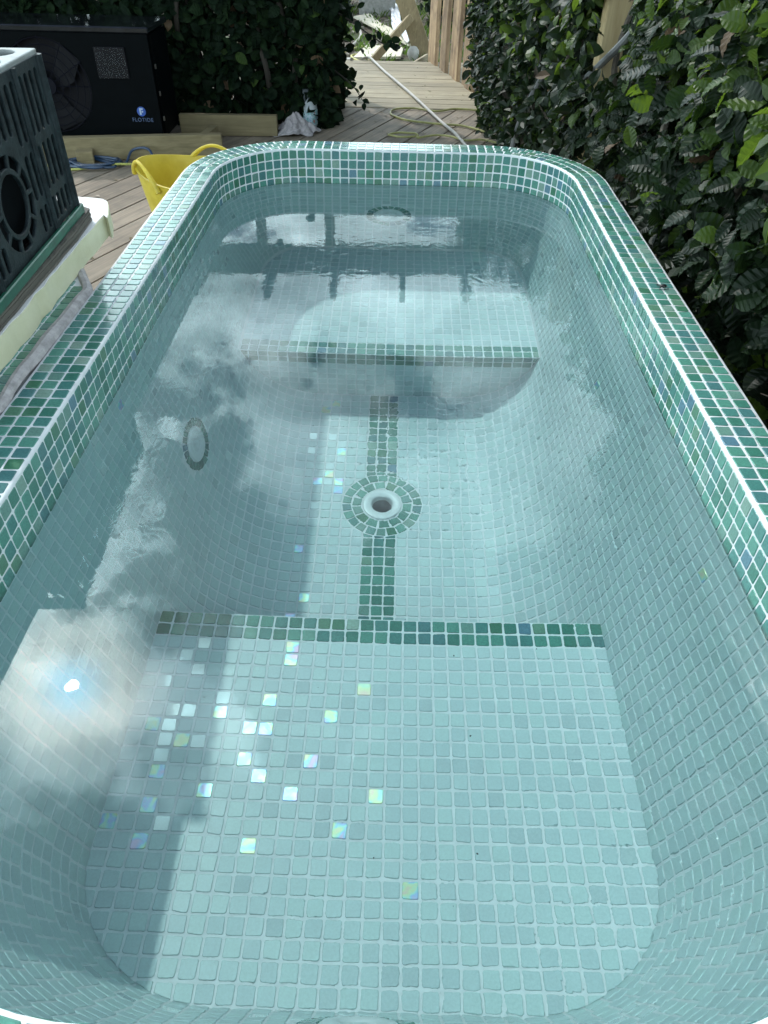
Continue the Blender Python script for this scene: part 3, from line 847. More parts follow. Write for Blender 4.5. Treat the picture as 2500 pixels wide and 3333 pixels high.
NEWW = wood('new pine timber', (0.12, 0.095, 0.045), (0.22, 0.175, 0.095), (0.09, 0.07, 0.035), deg=0, wear=0.35)
NEWV = wood('upright pine timber', (0.20, 0.145, 0.075), (0.34, 0.26, 0.14), (0.13, 0.09, 0.05), axis=2, wear=0.5)
FENCEW = wood('waney larch boards', (0.16, 0.085, 0.045), (0.46, 0.32, 0.18), (0.07, 0.035, 0.02), axis=2, wear=0.75)
DARKSTUFF = simple('dark subframe', (0.02, 0.018, 0.015), 0.9)

def clip_strip(poly_, c0, c1, n):
    """convex polygon clipped to c0 <= n.p <= c1"""
    q = clip(poly_, n[0] * c1, n[1] * c1, n[0], n[1])
    return clip(q, n[0] * c0, n[1] * c0, -n[0], -n[1]) if len(q) > 2 else []
def build_deck():
    dk = bpy.data.objects.new('deck', None); col.objects.link(dk); dk.location = W(0, 0, -DECK); dk['kind'] = 'structure'
    dk['label'] = 'weathered timber deck of diagonal boards around the pool'
    org = (0, 0, -DECK); th = R(BA); n = (math.sin(th), -math.cos(th))
    region = [(-125, -95), (30, -95), (30, 150.6), (-125, 150.6)]
    k = -30; c0 = -85.9
    for k in range(-26, 44):
        lo = c0 + 5.6 * k; hi = lo + 5.25
        pl = clip_strip(region, lo, hi, n)
        if len(pl) < 3 or area(pl) < 4: continue
        dz = rnd.uniform(-0.04, 0.04)
        # boards butt against the pool's skirt: cut into the pieces left of, right of, beyond and before it
        hx0, hx1, hy0, hy1 = XC - HW - RIMW + .1, XC + HW + RIMW - .1, YN - RIMW, YF + RIMW - 3
        a1_ = clip(pl, hx0, 0, 1, 0); rest = clip(pl, hx0, 0, -1, 0)
        a2_ = clip(rest, hx1, 0, -1, 0) if len(rest) > 2 else []; rest = clip(rest, hx1, 0, 1, 0) if len(rest) > 2 else []
        a3_ = clip(rest, 0, hy1, 0, -1) if len(rest) > 2 else []; a4_ = clip(rest, 0, hy0, 0, 1) if len(rest) > 2 else []
        for q_ in (a1_, a2_, a3_, a4_):
            if len(q_) < 3 or area(q_) < 1.5: continue
            b_ = MB(); b_.prism([(x, y, -DECK - 1.0) for x, y in q_], (0, 0, 1.0 + dz), bev=0.10)
            b_.obj('board', DECKW, dk, org)
    sub = MB(); sub.box((-78, 27, -DECK - 2.4), (100, 255, 2.0)); sub.box((0, 92, -DECK - 2.42), (56, 119, 2.0)); sub.box((26.5, -30, -DECK - 2.4), (6, 124, 2.0)); sub.obj('subframe', DARKSTUFF, dk, org)
    pt = bpy.data.objects.new('path', None); col.objects.link(pt); pt.location = W(0, 180, -DECK); pt['kind'] = 'structure'
    pt['label'] = 'straight boardwalk of pale planks leading away from the deck'
    org = (0, 180, -DECK)
    y = 151.3
    for k in range(12):
        b_ = MB(); x0 = -24 + rnd.uniform(-.3, .3); x1 = 22 + rnd.uniform(-.3, .3); dz = rnd.uniform(-.04, .04)
        b_.prism([(x0, y, -DECK - 1.0), (x1, y + 0.1, -DECK - 1.0), (x1, y + 5.1, -DECK - 1.0), (x0, y + 5.0, -DECK - 1.0)], (0, 0, 1.05 + dz), bev=0.10)
        b_.obj('board', PATHW, pt, org); y += 5.27
    sub = MB(); sub.box((-1, 182, -DECK - 2.3), (44, 61, 2.0)); sub.obj('subframe', DARKSTUFF, pt, org)
build_deck()

def ground():
    t = NT('soil'); g = t.geo()
    f = t.noise(9, 8, 0.65, g); h = t.noise(60, 5, 0.7, g); w_ = t.noise(1.2, 4, 0.6, g)
    c = t.ramp(f, [(0.3, (0.045, 0.034, 0.024)), (0.55, (0.12, 0.095, 0.07)), (0.75, (0.20, 0.165, 0.125))])
    c = t.mix(t.ramp(w_, [(0.50, (0, 0, 0)), (0.62, (1, 1, 1))]), c, (0.055, 0.085, 0.025))
    t.P(Base_Color=c, Roughness=0.95); t.bump(h, 0.9, 0.02)
    V = []; F = []; N_ = 70
    xs = np.sign(np.linspace(-1, 1, N_)) * np.abs(np.linspace(-1, 1, N_)) ** 3 * 7000; 
    for y in xs:
        for x in xs:
            near_ = math.exp(-((x) ** 2 + (y - 260) ** 2) / 3.0e4)
            V.append((x, y + 200, -DECK - 4.2 + rnd.uniform(-.5, .5) * near_ * 1.6 - (16 if abs(x) < 150 and -200 < y + 200 < 125 else 0)))
    for j in range(N_ - 1):
        for i in range(N_ - 1): F.append((j * N_ + i, j * N_ + i + 1, (j + 1) * N_ + i + 1, (j + 1) * N_ + i))
    m_ = MB(); m_.raw(V, F); o = m_.obj('ground', t.m, None, (0, 0, -DECK), smooth=True); o['kind'] = 'structure'; o['label'] = 'bare soil and rough grass of the garden'
ground()

# ------------------------------------------------------------------ foliage
def leaf_mat(name, c1, c2, trans=0.35, tcol=(0.16, 0.30, 0.03), rough=0.42, spec=0.32):
    t = NT(name); g = t.geo(); f = t.noise(22, 3, 0.6, g); f2 = t.noise(240, 3, 0.6, g)
    c = t.ramp(f, [(0.35, c1), (0.65, c2)]); 
    t.P(Base_Color=c, Roughness=rough); t.b.inputs['Specular IOR Level'].default_value = spec
    tr = t.n('ShaderNodeBsdfTranslucent'); tr.inputs['Color'].default_value = (*tcol, 1)
    mx = t.n('ShaderNodeMixShader'); mx.inputs[0].default_value = trans
    t.L.new(t.b.outputs[0], mx.inputs[1]); t.L.new(tr.outputs[0], mx.inputs[2]); t.L.new(mx.outputs[0], t.out.inputs['Surface'])
    return t.m
LEAF = [leaf_mat('hornbeam leaf dark', (0.0035, 0.0088, 0.0035), (0.007, 0.016, 0.006), 0.10, (0.028, 0.055, 0.009), 0.46, 0.18),
        leaf_mat('hornbeam leaf', (0.006, 0.0145, 0.0048), (0.011, 0.024, 0.0072), 0.16, (0.045, 0.09, 0.011), 0.46, 0.18),
        leaf_mat('young hornbeam leaf', (0.030, 0.055, 0.011), (0.048, 0.080, 0.016), 0.36, (0.17, 0.27, 0.025), 0.42, 0.26),
        leaf_mat('dry brown leaf', (0.05, 0.030, 0.018), (0.08, 0.052, 0.028), 0.1, (0.1, 0.05, 0.02), 0.6, 0.2)]
BARK = simple('hedge bark', (0.075, 0.062, 0.048), 0.85, nscale=60, namt=0.4, bump=0.5, bscale=150)
def leaf_mesh(ribs=5, L=1.0, wd=0.62, fold=0.10, corr=0.022, curl=0.10):
    """pleated hornbeam leaf along +Y, length 1"""
    V = []; F = []; n = ribs * 2
    for i in range(n + 1):
        t = i / n; w_ = wd / 2 * (math.sin(math.pi * min(1, t * 1.02) ** 0.8) ** 0.75 if 0 < t < 1 else 0.0)
        if i == 0: w_ = 0.02
        if i == n: w_ = 0.0
        zc = -curl * (t - 0.4) ** 2 * 2; c = corr * (1 if i % 2 else -1)
        V += [(-w_, t * L + w_ * 0.25 - (0.012 if i % 2 else 0), zc + fold * w_ * 2 + c), (0, t * L, zc), (w_, t * L + w_ * 0.25 - (0.012 if i % 2 else 0), zc + fold * w_ * 2 + c)]
    for i in range(n):
        o = i * 3; F += [(o, o + 1, o + 4, o + 3), (o + 1, o + 2, o + 5, o + 4)]
    return np.array(V), F
SHADE = [leaf_mat('shaded leaf dark', (0.003, 0.007, 0.004), (0.006, 0.013, 0.006), 0.05, (0.02, 0.04, 0.01), 0.6, 0.05),  # darkened copies of the leaf colours, the hedge's shade put into them
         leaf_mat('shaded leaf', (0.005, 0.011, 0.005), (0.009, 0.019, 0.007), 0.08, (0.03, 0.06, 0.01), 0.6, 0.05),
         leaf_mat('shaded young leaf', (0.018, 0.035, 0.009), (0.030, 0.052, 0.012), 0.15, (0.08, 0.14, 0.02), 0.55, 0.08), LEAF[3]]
LM_HI = [leaf_mesh(6, 1, w_, f_, 0.020, c_) for w_, f_, c_ in ((0.60, 0.10, 0.15), (0.66, 0.05, 0.3), (0.55, 0.18, 0.05), (0.62, 0.02, -0.1))]
LM_LO = [leaf_mesh(2, 1, w_, f_, 0.0, c_) for w_, f_, c_ in ((0.60, 0.14, 0.2), (0.68, 0.08, 0.35), (0.56, 0.2, 0.0))]
def noise3(x, y, z=0.0):
    return math.sin(x * .13 + 1.7 * math.sin(y * .07 + z)) * .5 + math.sin(y * .21 + 1.3 * math.cos(x * .11) + z * .17) * .3 + math.sin((x + y) * .47 + z * .3) * .2
SHARED_LEAF = {}
def hedge(name, label, cat, place, n_leaves, single_max=300, part='leaf', hi_dist=120, branches=None, mats=LEAF, weights=(46, 36, 12, 1), group=None, org=(0, 0, -DECK)):
    """place() -> (position, facing normal, leaf length)"""
    root = thing(name, label, cat, W(*org), group)
    recs = []
    for _ in range(n_leaves):
        q = place()
        if q is None: continue
        pos, nr, L_ = q[:3]; pos = V3(*pos)
        nr = V3(*nr) + nrs.normal(0, 0.55, 3); nr /= np.linalg.norm(nr)
        # leaf points roughly down/outwards
        dr = V3(*q[1]) * 0.5 + V3(nrs.normal(0, .7), nrs.normal(0, .7), -0.35 + nrs.normal(0, .45)); dr = dr - nr * dr.dot(nr)
        if np.linalg.norm(dr) < 1e-3: continue
        dr /= np.linalg.norm(dr); x_ = np.cross(dr, nr)
        d = pos - CAMV; dep = d.dot(FW); sc = -1
        if dep > 2:
            xx = d.dot(np.array(a)) / dep * CAMP['f']; yy = d.dot(np.array(b)) / dep * CAMP['f']
            if abs(xx) < 1300 and abs(yy) < 1720: sc = L_ / dep
        w2 = list(weights); 
        if len(q) > 3: w2[2] *= q[3]
        m_ = rnd.choices(range(len(mats)), w2)[0]
        recs.append((sc, pos, x_, dr, nr, L_, m_))
    recs.sort(key=lambda r_: -r_[0])
    for (sc, pos, x_, dr, nr, L_, m_) in recs[:single_max]:
        k = rnd.randrange(len(LM_HI)); key = (k, mats[m_].name)
        me = SHARED_LEAF.get(key)
        if me is None:
            gv, gf = LM_HI[k]; me = bpy.data.meshes.new(part); me.from_pydata((gv * U).tolist(), [], gf); me.materials.append(mats[m_]); me.update(); SHARED_LEAF[key] = me
        o = bpy.data.objects.new(part, me); link(o, root)
        mw = Matrix([[x_[i] * L_, dr[i] * L_, nr[i] * L_, 0] for i in range(3)] + [[0, 0, 0, 1]]); mw.translation = Vector(pos - V3(*org)) * U
        o.matrix_local = mw
    rest = recs[single_max:]
    V = []; F = []; MI = []; off = 0
    for (sc, pos, x_, dr, nr, L_, m_) in rest:
        dist = np.linalg.norm(pos - CAMV)
        gv, gf = (LM_HI if dist < hi_dist and sc > 0 else LM_LO)[rnd.randrange(3)]
        V.append((pos - V3(*org) + L_ * (gv[:, :1] * x_ + gv[:, 1:2] * dr + gv[:, 2:3] * nr)) * U)
        F += [tuple(i + off for i in f) for f in gf]; MI += [m_] * len(gf); off += len(gv)
    if V:
        o = mesh_obj('foliage', np.vstack(V), F, list(mats), root, MI, smooth=False); o['kind'] = 'stuff'
    if branches:
        for bn, pts, r_ in branches:
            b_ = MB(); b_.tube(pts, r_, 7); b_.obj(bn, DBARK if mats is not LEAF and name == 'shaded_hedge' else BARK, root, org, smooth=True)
    return root
DBARK = simple('shaded bark', (0.018, 0.014, 0.010), 0.9)  # darker copy of the bark with the hedge's shade in its colour

def right_face(Y):       # x of the hedge face on the right of the pool
    return float(np.interp(Y, [-80, -20, 30, 60, 100, 125, 150, 200], [26.5, 26, 25.5, 25, 21, 17, 17.5, 21]))
def right_top(Y):
    return float(np.interp(Y, [-80, -20, 60, 90, 115, 220], [24, 24, 27, 34, 48, 52]))
def place_right():
    Y = rnd.uniform(-60, 190) if rnd.random() < 0.8 else rnd.uniform(-30, 70)
    top = right_top(Y) + 4 * noise3(Y * 1.7, 3)
    z = rnd.uniform(-DECK, top)
    if rnd.random() < .35: z = rnd.uniform(-DECK, 16)
    # roundish shoulder at the top
    dep = abs(rnd.gauss(0, 1)) * 3.6 if rnd.random() < 0.65 else rnd.uniform(0, 16)
    bulge = 2.2 * noise3(Y, z, 1.0) + 1.5 * noise3(Y * 3.1, z * 3.3, 4.0)
    zz = (z - top) / 6
    x = right_face(Y) + dep - bulge * 0.8 + (max(0, 1 + zz) ** 2) * 3 + (2.2 if z < -14 else 0)
    L_ = rnd.choice((rnd.uniform(1.1, 2.0), rnd.uniform(1.8, 2.7), rnd.uniform(2.2, 3.3)))
    hol = noise3(Y * 2.3, z * 2.6, 11.0) + 0.6 * noise3(Y * 6.1, z * 5.7, 3.0)
    if dep < 5.5 and hol < 0.0 and rnd.random() < 0.9: return None
    if Y < 60 and z < -2 and dep < 6 and rnd.random() < 0.58: return None
    nr = (-0.75, -0.25, 0.55) if z < top - 4 else (-0.3, -0.1, 0.9)
    young = 5.0 if (z > 6 and Y < 70) and dep < 6 else (2.0 if z > 0 and Y > 60 else 0.5)
    if rnd.random() < 0.10:                 # trailing outer sprays
        x -= rnd.uniform(0, 2.0)
    if x < 23.2 and Y < 40: x = 23.2 + rnd.random() * 2
    # a hollow in front of the timber post
    tt = (Y + 64) / 124
    if 0 < tt < 1.03 and abs(x - (-0.8 + 30.4 * tt)) < 3.0 * tt + 0.3 and z > 24 - 23.5 * tt: return None
    return (x, Y, z), nr, L_, young
br = []
for k in range(26):
    y0 = rnd.uniform(-30, 180); x0 = right_face(y0) + rnd.uniform(4, 9); pts = [(x0, y0, -DECK)]
    for i in range(1, 6):
        pts.append((x0 + rnd.uniform(-3, 2) - i * .3, y0 + rnd.uniform(-5, 5), -DECK + i * rnd.uniform(7, 9.5)))
    br.append(('branch', pts, [0.75, 0.5, 0.15]))
for k in range(70):
    y0 = rnd.uniform(-25, 150); x0 = right_face(y0) + rnd.uniform(1.5, 4); z0 = rnd.uniform(-18, 16); q0 = (x0, y0, z0); dd = (rnd.uniform(-3.2, .5), rnd.uniform(-4, 4), rnd.uniform(-2, 4.5))
    br.append(('twig', [q0, tuple(q0[i] + dd[i] * .5 + rnd.uniform(-.4, .4) for i in range(3)), tuple(q0[i] + dd[i] for i in range(3))], [0.13, 0.09, 0.04]))
br.append(('branch', [(36, 20, -16), (33.5, 8, -9), (31, -1, -1.5), (29, -8, 4)], [0.7, 0.5, 0.2]))
hedge('hornbeam_hedge', 'tall glossy green hornbeam hedge along the right side of the pool', 'hedge', place_right, 46000, branches=br)

def place_left():
    X = rnd.uniform(-150, -17)
    face = 129 + 2.5 * noise3(X * 1.3, 2) - (4 if X < -60 else 0)
    top = 33 + 4 * noise3(X * 2, 9)
    z = rnd.uniform(-DECK, top)
    end = X > -24
    dep = abs(rnd.gauss(0, 4)) if rnd.random() < .6 else rnd.uniform(0, 26)
    y = face + dep - 2 * noise3(X * 2, z * 2, 5)
    x = X
    if rnd.random() < 0.16:      # the end facing the path
        x = -19 + rnd.gauss(0, 1.3) + 1.5 * noise3(y, z, 2); y = rnd.uniform(128, 158)
    nr = (0.2, -0.85, 0.35)
    return (x, y, z), nr, rnd.uniform(2.2, 3.6), 0.3
bl = []
for k in range(14):
    x0 = rnd.uniform(-75, -20); pts = [(x0, 140, -DECK)] + [(x0 + rnd.uniform(-5, 5), 134 + rnd.uniform(-5, 5), -DECK + i * 11) for i in range(1, 6)]
    bl.append(('branch', pts, [0.8, 0.5, 0.15]))
bl.append(('branch', [(-21, 138, 2), (-17, 134, 0.5), (-12, 131, -1.5), (-6, 128, -4.5), (-1.5, 126, -6)], [0.25, 0.18, 0.07]))
bl.append(('branch', [(-20, 136, -10), (-16, 132, -11.5), (-12, 130, -14), (-9.5, 129, -17)], [0.22, 0.15, 0.06]))
# leaves on the two branches that reach across the path
spray = []
for (p0, p1, n_) in (((-19, 135, 0.8), (-1.5, 126, -5), 26), ((-14, 133, 0.5), (-9, 130, 3), 6), ((-19, 134, -10.5), (-9.5, 129, -17), 18), ((-18, 133, -3), (-10, 130, -7), 10)):
    for i in range(n_):
        t_ = rnd.random(); spray.append(tuple(p0[k] + (p1[k] - p0[k]) * t_ + rnd.uniform(-1.0, 1.0) for k in range(3)))
def place_left2():
    if spray: return spray.pop(), (0.2, -0.7, 0.5), rnd.uniform(1.8, 2.9), 2.0
    return place_left()
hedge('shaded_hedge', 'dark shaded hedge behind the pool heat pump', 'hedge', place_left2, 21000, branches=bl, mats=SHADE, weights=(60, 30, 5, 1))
# low leafy weeds at the foot of the dark hedge
# trees and bushes beyond the path
def place_bush(cx, cyy, cz, rx, ry, rz):
    def f():
        while True:
            d = nrs.normal(0, 1, 3); d /= np.linalg.norm(d)
            k = rnd.random() ** 0.33; rr = 1 + 0.25 * noise3(d[0] * 30, d[1] * 30, d[2] * 30)
            p_ = (cx + d[0] * rx * k * rr, cyy + d[1] * ry * k * rr, cz + d[2] * rz * k * rr)
            if p_[2] > -DECK - 4: return p_, tuple(d * .6 + V3(0, 0, .5)), rnd.uniform(2.4, 4.6), 1.2
    return f
for k, (cx, cyy, cz, rx, ry, rz, n_, lb) in enumerate([(34, 330, -8, 30, 45, 26, 2600, 'dark green bush beyond the waney board fence'), (-50, 370, -2, 32, 40, 34, 2200, 'rounded bush behind the shaded hedge'),
        (10, 470, 5, 55, 40, 40, 3000, 'broad bush at the far end of the garden'), (95, 250, 10, 50, 70, 50, 2600, 'tall bush behind the hornbeam hedge')]):
    hedge('garden_bush', lb, 'bush', place_bush(cx, cyy, cz, rx, ry, rz), n_, single_max=0,
          branches=[('branch', [(cx + rnd.uniform(-4, 4), cyy, -DECK - 4), (cx + rnd.uniform(-9, 9), cyy, cz), (cx + rnd.uniform(-16, 16), cyy, cz + rz * .7)], [1.5, 0.9, 0.3]) for _ in range(4)])
# rough grass tufts beyond the path
def grass():
    t = leaf_mat('grass blade', (0.045, 0.075, 0.02), (0.10, 0.13, 0.035), 0.3)
    V = []; F = []; m_ = MB()
    for _ in range(5200):
        x = rnd.uniform(-30, 40); y = rnd.uniform(216, 430)
        if noise3(x * 3.0, y * 1.4, 7) < 0.12 - (0.25 if x > 6 else 0): continue
        h = rnd.uniform(1.2, 4.2); th = rnd.uniform(0, 6.28); w_ = rnd.uniform(0.12, 0.28); le = rnd.uniform(0.1, 0.9) * h
        dx, dy = math.cos(th), math.sin(th); z0 = -DECK - 4.6
        m_.raw([(x - dy * w_, y + dx * w_, z0), (x + dy * w_, y - dx * w_, z0), (x + dx * le * .4 + dy * w_ * .6, y + dy * le * .4 - dx * w_ * .6, z0 + h * .7), (x + dx * le, y + dy * le, z0 + h)], [(0, 1, 2, 3)])
    o = m_.obj('grass', t, None, (0, 300, -DECK - 4)); o['kind'] = 'stuff'; o['label'] = 'rough grass growing in the soil beyond the boardwalk'; o['category'] = 'grass'
grass()
def litter():
    m_ = MB(); mt = leaf_mat('fallen leaves', (0.10, 0.065, 0.035), (0.20, 0.15, 0.09), 0.1)
    for _ in range(420):
        x = rnd.uniform(-60, 22); y = rnd.uniform(30, 212)
        if -24 < x < 23 and y < 32: continue
        if rnd.random() < 0.6: y = rnd.uniform(95, 150)
        gv, gf = LM_LO[rnd.randrange(3)]; L_ = rnd.uniform(0.35, 1.1); th = rnd.uniform(0, 6.28); c_, s_ = math.cos(th), math.sin(th)
        P = gv * L_; P = np.c_[P[:, 0] * c_ - P[:, 1] * s_, P[:, 0] * s_ + P[:, 1] * c_, P[:, 2] + 0.12 + 0.05 * L_] + V3(x, y, -DECK)
        m_.raw(P, gf)
    o = m_.obj('leaf_litter', mt, None, (0, 120, -DECK)); o['kind'] = 'stuff'; o['label'] = 'small fallen leaves and bits scattered over the deck'; o['category'] = 'leaf litter'
litter()

# ------------------------------------------------------------------ heat pump
def heat_pump():
    body = simple('anthracite steel', (0.0012, 0.0020, 0.0026), 0.6, spec=0.04, nscale=30, namt=0.2)
    dark = simple('fan recess black', (0.002, 0.002, 0.004), 0.6, spec=0.15)
    grille = simple('fan grille wire', (0.0022, 0.0026, 0.006), 0.6, spec=0.1)
    steel = simple('bright bolt', (0.5, 0.5, 0.5), 0.3, metal=1.0)
    x1 = -52.2; x0 = x1 - 39; y0 = 107.0; y1 = 121.0; z0 = -20.6; z1 = 0.0
    org = (x0 + 19, 114, -20.6)
    root = thing('heat_pump', 'black outdoor pool heat pump with round fan grille under the dark hedge', 'heat pump', W(*org))
    fx, fz, fr = x1 - 22.5, -10.8, 8.9
    out_ = [(x0, z0), (x1, z0), (x1, z1 - 1.2), (x0, z1 - 1.2)]
    circ = [(fx + fr * math.cos(t), fz + fr * math.sin(t)) for t in np.linspace(0, 2 * math.pi, 49)[:-1]]
    plate('front_panel', out_, [circ], 0.3, body, (0, y0, 0), (1, 0, 0), (0, 0, 1), root, org, 0.0)
    m_ = MB(); m_.box(((x0 + x1) / 2, (y0 + y1) / 2 + 1.2, (z0 + z1) / 2 - 0.8), (x1 - x0 - 0.1, y1 - y0 - 2.5, z1 - z0 - 1.6)); 
    o = m_.obj('casing', body, root, org)
    m_ = MB(); m_.box(((x0 + x1) / 2, (y0 + y1) / 2, z1 - 0.55), (x1 - x0 + 1.0, y1 - y0 + 1.2, 1.1), bev=0.25)
    top = simple('wet steel lid', (0.008, 0.009, 0.011), 0.10, nscale=12, namt=0.5, bump=0.5, bscale=45); m_.obj('lid', top, root, org)
    # recess, hub, blades, grille
    m_ = MB(); n = 40
    V = []; 
    for k, (r_, yy) in enumerate(((fr, y0), (fr - .2, y0 + 2.0), (0.01, y0 + 2.4))):
        for i in range(n): t = 2 * math.pi * i / n; V.append((fx + r_ * math.cos(t), yy, fz + r_ * math.sin(t)))
    F = [(k * n + i, k * n + (i + 1) % n, (k + 1) * n + (i + 1) % n, (k + 1) * n + i) for k in range(2) for i in range(n)]
    m_.raw(V, F); m_.obj('fan_recess', dark, root, org, smooth=True)
    for r_ in (1.5, 3.0, 4.5, 6.0, 7.5, 8.7):
        m_ = MB(); m_.tube([(fx + r_ * math.cos(t), y0 - 0.35, fz + r_ * math.sin(t)) for t in np.linspace(0, 2 * math.pi, 41)], 0.10, 5, cap=False, smooth_pts=False); m_.obj('grille_ring', grille, root, org, smooth=True)
    for i in range(12):
        t = math.pi * 2 * i / 12; m_ = MB(); m_.tube([(fx + 1.2 * math.cos(t), y0 - 0.25, fz + 1.2 * math.sin(t)), (fx + 9.1 * math.cos(t), y0 - 0.25, fz + 9.1 * math.sin(t))], 0.11, 5, smooth_pts=False); m_.obj('grille_spoke', grille, root, org)
    for i in range(3):
        t = 2 * math.pi * i / 3 + .4; V = []
        for rr, sw, w_ in ((1.6, 0, 1.6), (4.5, .25, 2.6), (8.2, .5, 2.9)):
            for s_ in (-1, 1): V.append((fx + rr * math.cos(t + sw) - s_ * w_ * math.sin(t + sw), y0 + 1.1 + s_ * .5, fz + rr * math.sin(t + sw) + s_ * w_ * math.cos(t + sw)))
        m_ = MB(); m_.raw(V, [(0, 1, 3, 2), (2, 3, 5, 4)]); m_.obj('fan_blade', dark, root, org)
    m_ = MB(); m_.lathe([(1.7, 0), (1.6, .25), (0.01, .3)], (0, 0, 0), 24)
    m_.V = [(fx + x, y0 - 0.3 - z, fz + y) for x, y, z in m_.V]; m_.obj('fan_hub', grille, root, org, smooth=True)
    # control panel under crumpled film
    px, pz = x1 - 8.2, -6.3
    m_ = MB(); m_.box((px, y0 - 0.25, pz), (6.4, 0.35, 5.6), bev=0.12); fr_ = m_.obj('control_panel', dark, root, org)
    t = NT('crumpled clear film'); t.P(Base_Color=(0.02, 0.02, 0.022, 1), Roughness=0.15, Alpha=0.35); t.bump(t.noise(95, 5, 0.65, t.geo(), 1.5), 1.0, 0.01)
    m_ = MB(); G = 12
    V = [(px - 3.1 + 6.2 * i / G, y0 - 0.5 - rnd.uniform(0, .28), pz - 2.7 + 5.5 * j / G) for j in range(G + 1) for i in range(G + 1)]
    m_.raw(V, [(j * (G + 1) + i, j * (G + 1) + i + 1, (j + 1) * (G + 1) + i + 1, (j + 1) * (G + 1) + i) for j in range(G) for i in range(G)])
    o = m_.obj('protective_film', t.m, root, org)
    # round emblem with a white F and the name under it
    ex, ez = x1 - 3.9, -15.2
    blue = simple('emblem blue', (0.012, 0.06, 0.28), 0.4); wht = simple('emblem white', (0.32, 0.38, 0.48), 0.4); ltx = simple('lettering blue grey', (0.05, 0.08, 0.16), 0.5)
    circ = [(.92 * math.cos(t), .92 * math.sin(t)) for t in np.linspace(0, 2 * math.pi, 33)[:-1]]
    em = plate('emblem', circ, [], 0.12, blue, (ex, y0 - 0.22, ez), (1, 0, 0), (0, 0, 1), root, org)
    fl = [(-0.55, 0.85), (-0.45, 0.95), (0.62, 0.95), (0.55, 0.5), (-0.05, 0.5), (-0.05, -0.85), (-0.5, -0.85)]
    fl = [(x * .68, y * .68) for x, y in fl]
    def sub(o_): 
        o_.parent = em; return o_
    sub(plate('letter', fl[::-1], [], 0.1, wht, (ex, y0 - 0.31, ez), (1, 0, 0), (0, 0, 1), root, org))
    dotp = [(0.24 + .17 * math.cos(t), -0.02 + .17 * math.sin(t)) for t in np.linspace(0, 2 * math.pi, 13)[:-1]]
    sub(plate('emblem_dot', dotp, [], 0.1, wht, (ex, y0 - 0.31, ez), (1, 0, 0), (0, 0, 1), root, org))
    fc = bpy.data.curves.new('name', 'FONT'); fc.body = 'FLOTIDE'; fc.size = 1.05; fc.align_x = 'CENTER'; fc.extrude = 0.03; fc.space_character = 1.15
    to = bpy.data.objects.new('tmp', fc); me = bpy.data.meshes.new_from_object(to); bpy.data.objects.remove(to)
    co = np.empty(len(me.vertices) * 3); me.vertices.foreach_get('co', co); co = co.reshape(-1, 3)
    w_ = V3(ex, y0 - 0.26, ez - 1.95) + np.c_[co[:, 0], -co[:, 2], co[:, 1]]; me.vertices.foreach_set('co', ((w_ - V3(*org)) * U).ravel()); me.materials.append(ltx); me.update()
    link(bpy.data.objects.new('lettering', me), root)
    for (bx, by, bz) in ((x1 + .05, y0 + 2.2, -7.2), (x1 + .05, y0 + 2.2, -12.2), (x1 + .05, y0 + 2.2, -17.0)):
        m_ = MB(); m_.box((bx, by, bz), (0.3, 0.5, 0.9), bev=.1); m_.obj('side_clip', steel, root, org)
    for sx in (x0 + 5, x1 - 6):
        m_ = MB(); m_.box((sx, 114, -21.8), (3, 14, 2.4)); m_.obj('foot', dark, root, org)
heat_pump()

# ------------------------------------------------------------------ timbers by the pump
def timber(name, label, c, size, rot, mat, jit=0.03):
    m_ = MB(); m_.box(c, size, rot, bev=0.12, jit=jit); o = m_.obj(name, mat, None, c); tag(o, label, 'timber'); return o
timber('timber_beam', 'long pine beam lying in front of the heat pump', (-60.5, 100.2, -DECK + 2.35), (44, 1.9, 4.5), 10, NEWW)
timber('timber_beam', 'pine beam behind the crumpled cloth, beside the hedge', (-40.5, 120.6, -DECK + 2.3), (22.5, 1.8, 4.4), 2.5, NEWW)
timber('timber_block', 'short pine block left of the blue hose coil', (-66.5, 97.0, -DECK + 1.3), (3.4, 3.2, 2.5), 14, NEWW)
timber('timber_stake', 'short upright timber stake between the two pine beams', (-43.8, 109.5, -DECK + 2.2), (1.9, 13.0, 2.2), -8, NEWW)

